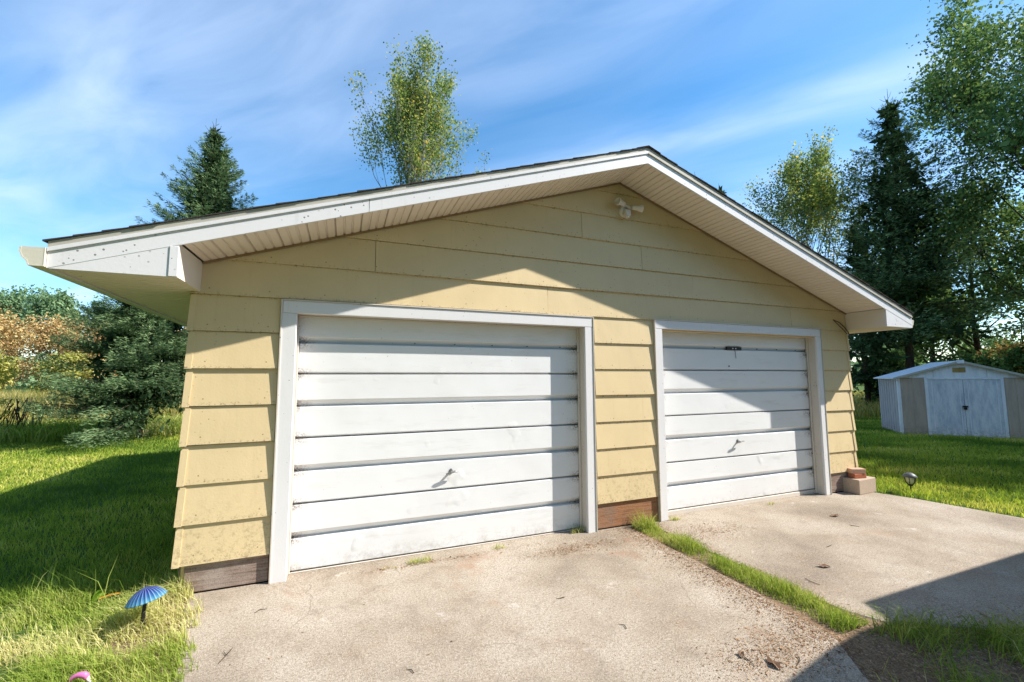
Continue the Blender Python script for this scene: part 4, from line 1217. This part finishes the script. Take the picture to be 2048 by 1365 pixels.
def spruce(loc, H, R, seed, label, n_br=150, per=150, needle=0.10, mat='spruce', z0=0.04, group=None, up=0.35, name='spruce_tree', cull=True, expo=0.85, width=0.30, twigs=6.0, tiers=17):
    r = np.random.default_rng(seed)
    t = thing(name, label, 'tree', loc, 0, group)
    MB().tube([(0, 0, -0.1), (0, 0, H * 0.3), (0.02, 0, H * 0.7), (0, 0, H * 0.985)], [0.010 * H + 0.02, 0.008 * H + 0.015, 0.004 * H + 0.008, 0.006], 8).build('trunk', 'bark', t)
    f = r.uniform(0, 1, n_br) ** 0.80
    zz = H * (z0 + (0.985 - z0) * f)
    wh = H / tiers; zz = np.clip((np.round(zz / wh) + r.normal(0, 0.10, n_br)) * wh, 0.03 * H, 0.985 * H)
    az = np.arange(n_br) * 2.39996 + r.normal(0, 0.35, n_br)
    Ln = R * (1 - zz / H) ** expo * r.uniform(0.72, 1.15, n_br) + 0.018 * H * r.uniform(0.3, 1.2, n_br) * np.clip((1 - zz / H) * 8, 0.25, 1)
    Ps, Ds, Rn = [], [], []
    br = MB()
    for i in range(n_br):
        rel = zz[i] / H
        el = min(0.75, -0.18 + (up + 0.5) * rel ** 1.3 + r.normal(0, 0.07))
        ca, sa = math.cos(az[i]), math.sin(az[i]); L_ = Ln[i]
        m = max(10, int(per * (L_ / (R * 0.6)) ** 1.25))
        s = r.uniform(0.05, 1, m) ** 0.75
        wmax = width * L_ * (1.02 - s) ** 0.75 + 0.04 * L_ + 0.03
        lat = r.uniform(-1, 1, m); off = lat * wmax
        K = max(7, int(L_ * twigs)); s = (np.floor(s * K) + 0.5 + r.normal(0, 0.10, m)) / K      # side twigs stand at intervals
        rad = s * L_ + np.abs(off) * 0.65
        # branch curve: falls, then turns up at the tip
        zc = math.tan(el) * s * L_ - 0.10 * L_ * np.sin(s * 2.6) + 0.07 * L_ * s ** 3
        hang = -np.abs(off) * 0.18 - r.uniform(0, 1, m) ** 2 * L_ * 0.13 * (1 - 0.6 * rel)
        x = ca * rad - sa * off; y = sa * rad + ca * off
        Ps.append(np.stack([x, y, zz[i] + zc + hang], 1))
        fwd = np.array([ca, sa, math.tan(el) * 0.6]); sd = np.array([-sa, ca, 0])
        Ds.append(fwd[None, :] * 0.75 + sd[None, :] * (np.sign(lat) * 0.75)[:, None] + np.array([0, 0, 0.12]))
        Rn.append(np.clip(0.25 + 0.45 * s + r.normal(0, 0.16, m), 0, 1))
        ss = np.linspace(0, 0.95, 4)
        br.tube([(ca * q * L_, sa * q * L_, zz[i] + math.tan(el) * q * L_ - 0.10 * L_ * math.sin(q * 2.6) + 0.07 * L_ * q ** 3 - 0.01) for q in ss], [0.007 * L_ + 0.004, 0.005 * L_ + 0.003, 0.003 * L_ + 0.002, 0.002], 4, False)
    P = np.concatenate(Ps); D = np.concatenate(Ds); Rn = np.concatenate(Rn)
    if cull:
        k = in_view(P + np.array(loc), 0.35); P, D, Rn = P[k], D[k], Rn[k]
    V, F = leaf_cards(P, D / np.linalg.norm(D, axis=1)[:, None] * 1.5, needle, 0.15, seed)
    # big cards close to the stem, coloured dark for the crown's inner shade
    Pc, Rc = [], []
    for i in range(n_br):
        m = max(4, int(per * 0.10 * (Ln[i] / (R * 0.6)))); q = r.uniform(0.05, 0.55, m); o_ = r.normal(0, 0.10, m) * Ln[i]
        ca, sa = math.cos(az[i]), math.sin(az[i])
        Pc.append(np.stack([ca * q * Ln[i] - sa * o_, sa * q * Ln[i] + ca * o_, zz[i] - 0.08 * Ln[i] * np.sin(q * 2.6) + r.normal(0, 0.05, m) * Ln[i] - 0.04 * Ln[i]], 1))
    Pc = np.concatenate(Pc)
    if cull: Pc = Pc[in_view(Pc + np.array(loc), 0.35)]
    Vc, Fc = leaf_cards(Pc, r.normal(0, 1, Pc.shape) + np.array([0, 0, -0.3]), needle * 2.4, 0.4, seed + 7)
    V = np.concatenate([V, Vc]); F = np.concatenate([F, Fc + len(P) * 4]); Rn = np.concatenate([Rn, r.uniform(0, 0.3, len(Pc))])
    tag(br.build('branches', 'bark', t), kind='stuff')
    # bare leader
    ld = MB().tube([(0, 0, H * 0.94), (0.01, 0, H * 1.035)], [0.014, 0.006], 5)
    for k in range(9):
        a_ = k * 2.4; z_ = H * (0.93 + 0.010 * k); l_ = 0.05 * H * (1.03 - z_ / H) / 0.1
        ld.tube([(0, 0, z_), (math.cos(a_) * l_ * 0.5, math.sin(a_) * l_ * 0.5, z_ + l_ * 0.35), (math.cos(a_) * l_, math.sin(a_) * l_, z_ + l_)], [0.010, 0.008, 0.005], 4)
    tag(ld.build('leader', 'bark', t), kind='stuff')
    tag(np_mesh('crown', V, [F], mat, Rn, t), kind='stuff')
    return t


def broadleaf(loc, H, seed, label, mat, spread=0.9, up=0.6, n_leaf=14000, leaf=0.10, trunk=0.12, first=0.25, limbs=12, bark='bark', name='broadleaf_tree', levels=3, shape=None, scat=0.22, group=None, cull=True, cat='tree', lean=(0, 0), patch=0.5, R=None):
    """trunk, limbs and twigs grown outwards; leaves gathered round the twig ends"""
    rr = random.Random(seed); r = np.random.default_rng(seed)
    t = thing(name, label, cat, loc, 0, group)
    wood = MB(); ends = []
    top = Vector((lean[0], lean[1], H * 0.93))
    tp = [Vector((0, 0, -0.1))]
    for i in range(1, 7):
        q = i / 6; tp.append(Vector((top.x * q + rr.uniform(-.02, .02) * H * 0.6, top.y * q + rr.uniform(-.02, .02) * H * 0.6, H * 0.93 * q)))
    tr = MB(); tr.tube(tp, [trunk * (1 - 0.92 * i / 6) + 0.008 for i in range(7)], 8)

    def at_trunk(q):
        i = min(5, int(q * 6)); f = q * 6 - i; return tp[i].lerp(tp[i + 1], f)

    def grow(p, d, L_, rad, lev):
        pts = [p]; dd = d.copy(); q = p.copy(); n = 4
        for i in range(n):
            dd = (dd + Vector((rr.gauss(0, .13), rr.gauss(0, .13), up * 0.16 + rr.gauss(0, .06)))).normalized(); q = q + dd * L_ / n; pts.append(q.copy())
        wood.tube(pts, [rad * (1 - 0.8 * i / n) + 0.002 for i in range(n + 1)], 4 if lev else 5, False)
        if lev >= levels - 1:
            for a, b_ in zip(pts[1:-1], pts[2:]): ends.append((a, b_, L_))
            return
        k = rr.randint(3, 5)
        for i in range(k):
            f = rr.uniform(0.3, 1.0) if i else 1.0
            j = min(n - 1, int(f * n)); o_ = pts[j].lerp(pts[j + 1], f * n - j)
            side = Vector((rr.gauss(0, 1), rr.gauss(0, 1), rr.gauss(0, .6))).normalized()
            nd = (dd + side * spread * 0.75).normalized()
            grow(o_, nd, L_ * rr.uniform(0.42, 0.66), rad * 0.5, lev + 1)
    for i in range(limbs):
        q = first + (0.97 - first) * ((i + rr.random() * 0.8) / limbs)
        a = i * 2.39996 + rr.uniform(-.4, .4)
        wdt = shape(q) if shape else math.sin(math.pi * min(1, (q - first) / (1 - first) * 0.8 + 0.2)) ** 0.7
        d = Vector((math.cos(a) * spread, math.sin(a) * spread, up)).normalized()
        grow(at_trunk(q), d, H * 0.34 * max(0.18, wdt) * rr.uniform(0.8, 1.2), trunk * 0.42 * (1.1 - q), 0)
    grow(tp[-1], Vector((0, 0, 1)), H * 0.10, trunk * 0.1, levels - 1)
    # bring the grown tree to its measured height and breadth
    zmax = max(e[1].z for e in ends); kz = H / zmax
    rad_ = sorted(math.hypot(e[1].x, e[1].y) for e in ends); kr = (R / rad_[int(len(rad_) * 0.95)]) if R else kz
    sc_ = lambda v: (v[0] * kr, v[1] * kr, v[2] * kz)
    wood.v = [sc_(v) for v in wood.v]; tr.v = [sc_(v) for v in tr.v]
    ends = [(Vector(sc_(a)), Vector(sc_(b_)), l_ * (kr + kz) / 2) for a, b_, l_ in ends]
    tr.build('trunk', bark, t)
    tag(wood.build('limbs', bark, t), kind='stuff')
    idx = r.integers(0, len(ends), n_leaf)
    A = np.array([tuple(e[0]) for e in ends]); B = np.array([tuple(e[1]) for e in ends]); Le = np.array([e[2] for e in ends])
    dens = r.uniform(0.15, 1.0, len(ends)); pr = dens * Le; pr /= pr.sum(); idx = r.choice(len(ends), n_leaf, p=pr)
    u_ = r.uniform(0, 1.15, n_leaf)[:, None]
    P = A[idx] + (B[idx] - A[idx]) * u_ + r.normal(0, 1, (n_leaf, 3)) * (scat * (0.25 + 0.35 * Le[idx]))[:, None]
    D = r.normal(0, 1, (n_leaf, 3)) + np.array([0, 0, -0.35])
    cr = r.uniform(0, 1, len(ends))
    Rn = np.clip(0.5 + (cr[idx] - 0.5) * patch + r.normal(0, 0.18, n_leaf), 0, 1)
    k = P[:, 2] > 0.1
    if cull: k &= in_view(P + np.array(loc), 0.35)
    P, D, Rn = P[k], D[k], Rn[k]
    V, F = leaf_cards(P, D, leaf, 0.75, seed)
    tag(np_mesh('crown', V, [F], mat, Rn, t), kind='stuff')
    return t


# behind the garage
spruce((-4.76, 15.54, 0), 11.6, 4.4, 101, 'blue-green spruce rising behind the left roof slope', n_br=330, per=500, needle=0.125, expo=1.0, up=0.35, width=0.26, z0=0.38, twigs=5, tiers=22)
UPR = lambda q: 0.95 if q < 0.6 else 0.95 - 1.3 * (q - 0.6)
broadleaf((3.0, 13.1, 0), 15.6, 202, 'tall airy yellow-green birch rising behind the middle of the roof', 'birch', spread=0.42, up=1.0, n_leaf=24000, leaf=0.095, trunk=0.13, first=0.36, limbs=34, bark='bark_pale', name='birch_tree', scat=0.26, shape=UPR, R=2.3, patch=0.7)
broadleaf((22.1, 10.1, 0), 14.2, 103, 'yellow-green birch rising behind the right roof slope', 'birch', spread=0.5, up=1.0, n_leaf=20000, leaf=0.11, trunk=0.15, first=0.38, limbs=32, bark='bark_pale', name='birch_tree', scat=0.26, shape=UPR, R=2.5, patch=0.7)
spruce((23.4, 8.7, 0), 9.6, 1.9, 104, 'narrow dark spruce between the right birch and the big spruce', n_br=120, per=160, needle=0.17)
spruce((17.28, 12.6, 0), 12.0, 2.0, 105, 'spruce with only its tip showing over the right roof slope, left one', n_br=90, per=120, needle=0.16, z0=0.5)
spruce((18.5, 12.2, 0), 11.4, 2.0, 106, 'spruce with only its tip showing over the right roof slope, right one', n_br=90, per=120, needle=0.16, z0=0.5)
spruce((22.72, 6.66, 0), 14.0, 5.3, 107, 'tall dark spruce with a spiky tip beyond the shed', n_br=230, per=360, needle=0.16, z0=0.22, expo=0.95, up=0.3, width=0.26, tiers=24)
# the left side
spruce((-4.6, 10.2, 0), 5.7, 2.55, 108, 'broad dark spruce beside the lawn left of the garage', n_br=270, per=640, needle=0.09, z0=0.13, expo=0.95, up=0.3, width=0.34, tiers=14)
spruce((-9.05, 11.2, 0), 4.4, 1.6, 109, 'yellow-green young conifer at the left edge of the picture', n_br=110, per=300, needle=0.09, mat='spruce_y', z0=0.06, up=0.3)
# big trees on the right
broadleaf((23.6, 2.0, 0), 17.5, 110, 'large dark leafy tree filling the upper right corner', 'maple', spread=0.95, up=0.55, n_leaf=50000, leaf=0.13, trunk=0.26, first=0.2, limbs=24, levels=4, scat=0.5, shape=lambda q: 1.15 - 0.75 * abs(q - 0.45), R=4.1)
broadleaf((27.0, 6.2, 0), 10.0, 111, 'dark leafy tree behind the shed and the tall spruce', 'maple', spread=0.95, up=0.5, n_leaf=22000, leaf=0.15, trunk=0.18, first=0.14, limbs=18, levels=3, scat=0.7, R=3.6)
broadleaf((31.0, 9.5, 0), 7.0, 112, 'leafy tree in the distance left of the shed', 'maple', spread=0.9, up=0.5, n_leaf=13000, leaf=0.17, trunk=0.18, first=0.12, limbs=16, scat=0.6, R=3.4)
# trees to the right, out of the picture, that shade the lawn and the shed
for i, (x, y, h, R_) in enumerate(((22.4, -4.0, 12.0, 3.0), (21.6, -0.9, 12.0, 2.8), (25.0, -2.0, 13.0, 3.6), (28.5, -1.0, 13.0, 3.6), (24.5, -6.5, 12.0, 3.4))):
    broadleaf((x, y, 0), h, 113 + i, ('leafy tree outside the frame, nearest the driveway', 'leafy tree outside the frame that shades the right lawn', 'leafy tree outside the frame that shades the shed', 'leafy tree outside the frame beyond the shed', 'leafy tree outside the frame behind the house')[i],
              'maple', spread=1.0, up=0.5, n_leaf=13000, leaf=0.24, trunk=0.18, first=0.36, limbs=18, scat=0.8, cull=False, R=R_, group='trees beside the drive')
# unseen trees added behind the viewer to hold back sky light
for i, (x, y, h, R_) in enumerate(((-9, -13, 11, 4.5), (-2, -17, 13, 5), (5, -19, 12, 5), (-15, -7, 11, 4.5))):
    broadleaf((x, y, 0), h, 120 + i, ('leafy tree added behind the viewer to block sky light, the nearest', 'leafy tree added behind the viewer to block sky light, the tallest', 'leafy tree added behind the house to block sky light', 'leafy tree added behind the viewer on the left to block sky light')[i], 'maple', spread=1.0, up=0.5, n_leaf=8000, leaf=0.5, trunk=0.2, first=0.15, limbs=16, scat=0.9, cull=False, R=R_, group='unseen trees added to block sky light')

# undergrowth behind the shed
for i, (x, y, h, m, lab) in enumerate(((20.5, 8.6, 1.5, 'maple', 'dark shrub under the tall spruce, nearest the garage'), (24.5, 8.4, 2.4, 'maple', 'dark shrub to the left of the shed roof'), (23.0, 5.0, 2.4, 'maple', 'dark shrub straight behind the shed'),
                                       (25.5, 3.9, 2.8, 'maple', 'dark shrub behind the right end of the shed'), (27.0, 4.6, 3.0, 'orange', 'orange-tinged shrub showing above the right end of the shed'), (34, 13, 4.0, 'far_green', 'pale green shrub far behind the spruce trunk'),
                                       (38, 10, 4.2, 'far_green', 'pale green shrub far behind the shed'))):
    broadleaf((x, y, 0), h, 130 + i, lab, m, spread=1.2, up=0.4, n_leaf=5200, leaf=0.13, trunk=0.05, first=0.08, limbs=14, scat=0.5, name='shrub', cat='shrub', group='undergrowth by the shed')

# autumn wood on the left
for i, (x, y, h, m, lab) in enumerate(((-22.5, 36.0, 6.6, 'orange', 'orange autumn tree at the far left edge'), (-17.8, 34.0, 5.6, 'orange', 'orange autumn tree, second from the left'), (-14.0, 33.0, 5.4, 'orange', 'orange autumn tree partly behind the broad spruce'),
                                       (-20.0, 31.0, 3.2, 'yellow', 'low yellow-green bush before the orange trees at left'), (-15.5, 30.0, 3.0, 'yellow', 'low yellow-green bush before the orange trees near the spruce'), (-10.5, 34, 5.6, 'orange', 'orange autumn tree mostly hidden by the spruce'),
                                       (-18.9, 26.5, 2.8, 'orange', 'pale brown bush in the dry meadow'), (-26.5, 38, 6.5, 'yellow', 'yellow autumn tree at the left border'))):
    broadleaf((x, y, 0), h, 150 + i, lab, m, spread=1.0, up=0.6, n_leaf=9500, leaf=0.15, trunk=0.07, first=0.06, limbs=20, scat=0.7, name='autumn_tree' if h > 4 else 'autumn_bush', cat='tree' if h > 4 else 'bush', group='autumn wood on the left', patch=0.8)
for i, (x, y, h, lab) in enumerate(((-33.5, 57, 11.6, 'green tree standing above the orange wood at the far left'), (-28.5, 55, 11.2, 'green tree standing above the orange wood, the rounder one'), (-23.5, 55, 9.8, 'green tree above the orange wood nearest the spruce'), (-38, 60, 11, 'green tree at the left border above the wood'))):
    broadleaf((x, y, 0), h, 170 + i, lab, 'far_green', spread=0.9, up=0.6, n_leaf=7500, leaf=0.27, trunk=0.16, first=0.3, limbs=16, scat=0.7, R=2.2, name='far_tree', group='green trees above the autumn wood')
# meadow of tall dry grass, weeds in the shade of the spruce
P = scatter([(-34, 14.5), (-10.5, 13.2), (-3, 13.6), (3, 13.4), (3, 30), (-30, 33)], 95, 27)
grass('meadow_grass', P, lambda P, r: r.uniform(0.5, 1.15, len(P)), 0.03, 0.7, 37, 'hay', 'tall pale dry meadow grass beyond the lawn')
P = scatter([(-12, 12.4), (-9.5, 10.9), (-6, 10.2), (-2, 10.8), (2, 11), (2, 13.4), (-4, 13.6), (-12, 13.6)], 520, 28)
grass('undergrowth', P, lambda P, r: r.uniform(0.15, 0.55, len(P)), 0.02, 0.9, 38, 'grass_tall', 'rough green undergrowth at the edge of the lawn')
P = scatter([(12, 9), (17, 6.4), (30, 4), (44, 9), (40, 20), (20, 16)], 60, 29)
grass('undergrowth', P, lambda P, r: r.uniform(0.2, 0.7, len(P)), 0.035, 0.9, 39, 'hay', 'rough sunlit undergrowth beyond the shed')
for i, (x, y, n) in enumerate(((-8.3, 12.0, 26), (-7.6, 11.6, 18), (-8.9, 12.3, 16))):
    b = MB(); q = random.Random(60 + i)
    for k in range(n):
        a = q.uniform(0, 6.28); l = q.uniform(0.5, 1.05); px, py = q.gauss(0, .2), q.gauss(0, .2); e = q.uniform(.1, .5)
        b.tube([(px, py, 0), (px + math.cos(a) * l * e * .4, py + math.sin(a) * l * e * .4, l * .5), (px + math.cos(a) * l * e, py + math.sin(a) * l * e, l)], [0.010, 0.008, 0.014], 4)
    o = b.build('dead_weed', 'bark'); o.location = (x, y, 0)
    tag(o, ('clump of dark dead weed stalks at the meadow edge, the tallest', 'clump of dark dead weed stalks nearest the spruce', 'clump of dark dead weed stalks nearest the left border')[i], 'weed', 'dead weeds at the meadow edge')
# a far belt of wood closing the horizon
r = np.random.default_rng(91); n = 60000
az = r.uniform(-2.6, 2.6, n); rad = r.uniform(95, 130, n)
hh = 5 + 2.0 * pnoise(az * 30, az * 0, 1.0, 5) + 1.4 * pnoise(az * 110, az * 0, 1.0, 6)
P = np.stack([np.sin(az) * rad, np.cos(az) * rad, r.uniform(0, 1, n) ** 0.8 * hh], 1); P = P[in_view(P, 0.4)]
V, F = leaf_cards(P, r.normal(0, 1, P.shape), 0.9, 0.8, 5)
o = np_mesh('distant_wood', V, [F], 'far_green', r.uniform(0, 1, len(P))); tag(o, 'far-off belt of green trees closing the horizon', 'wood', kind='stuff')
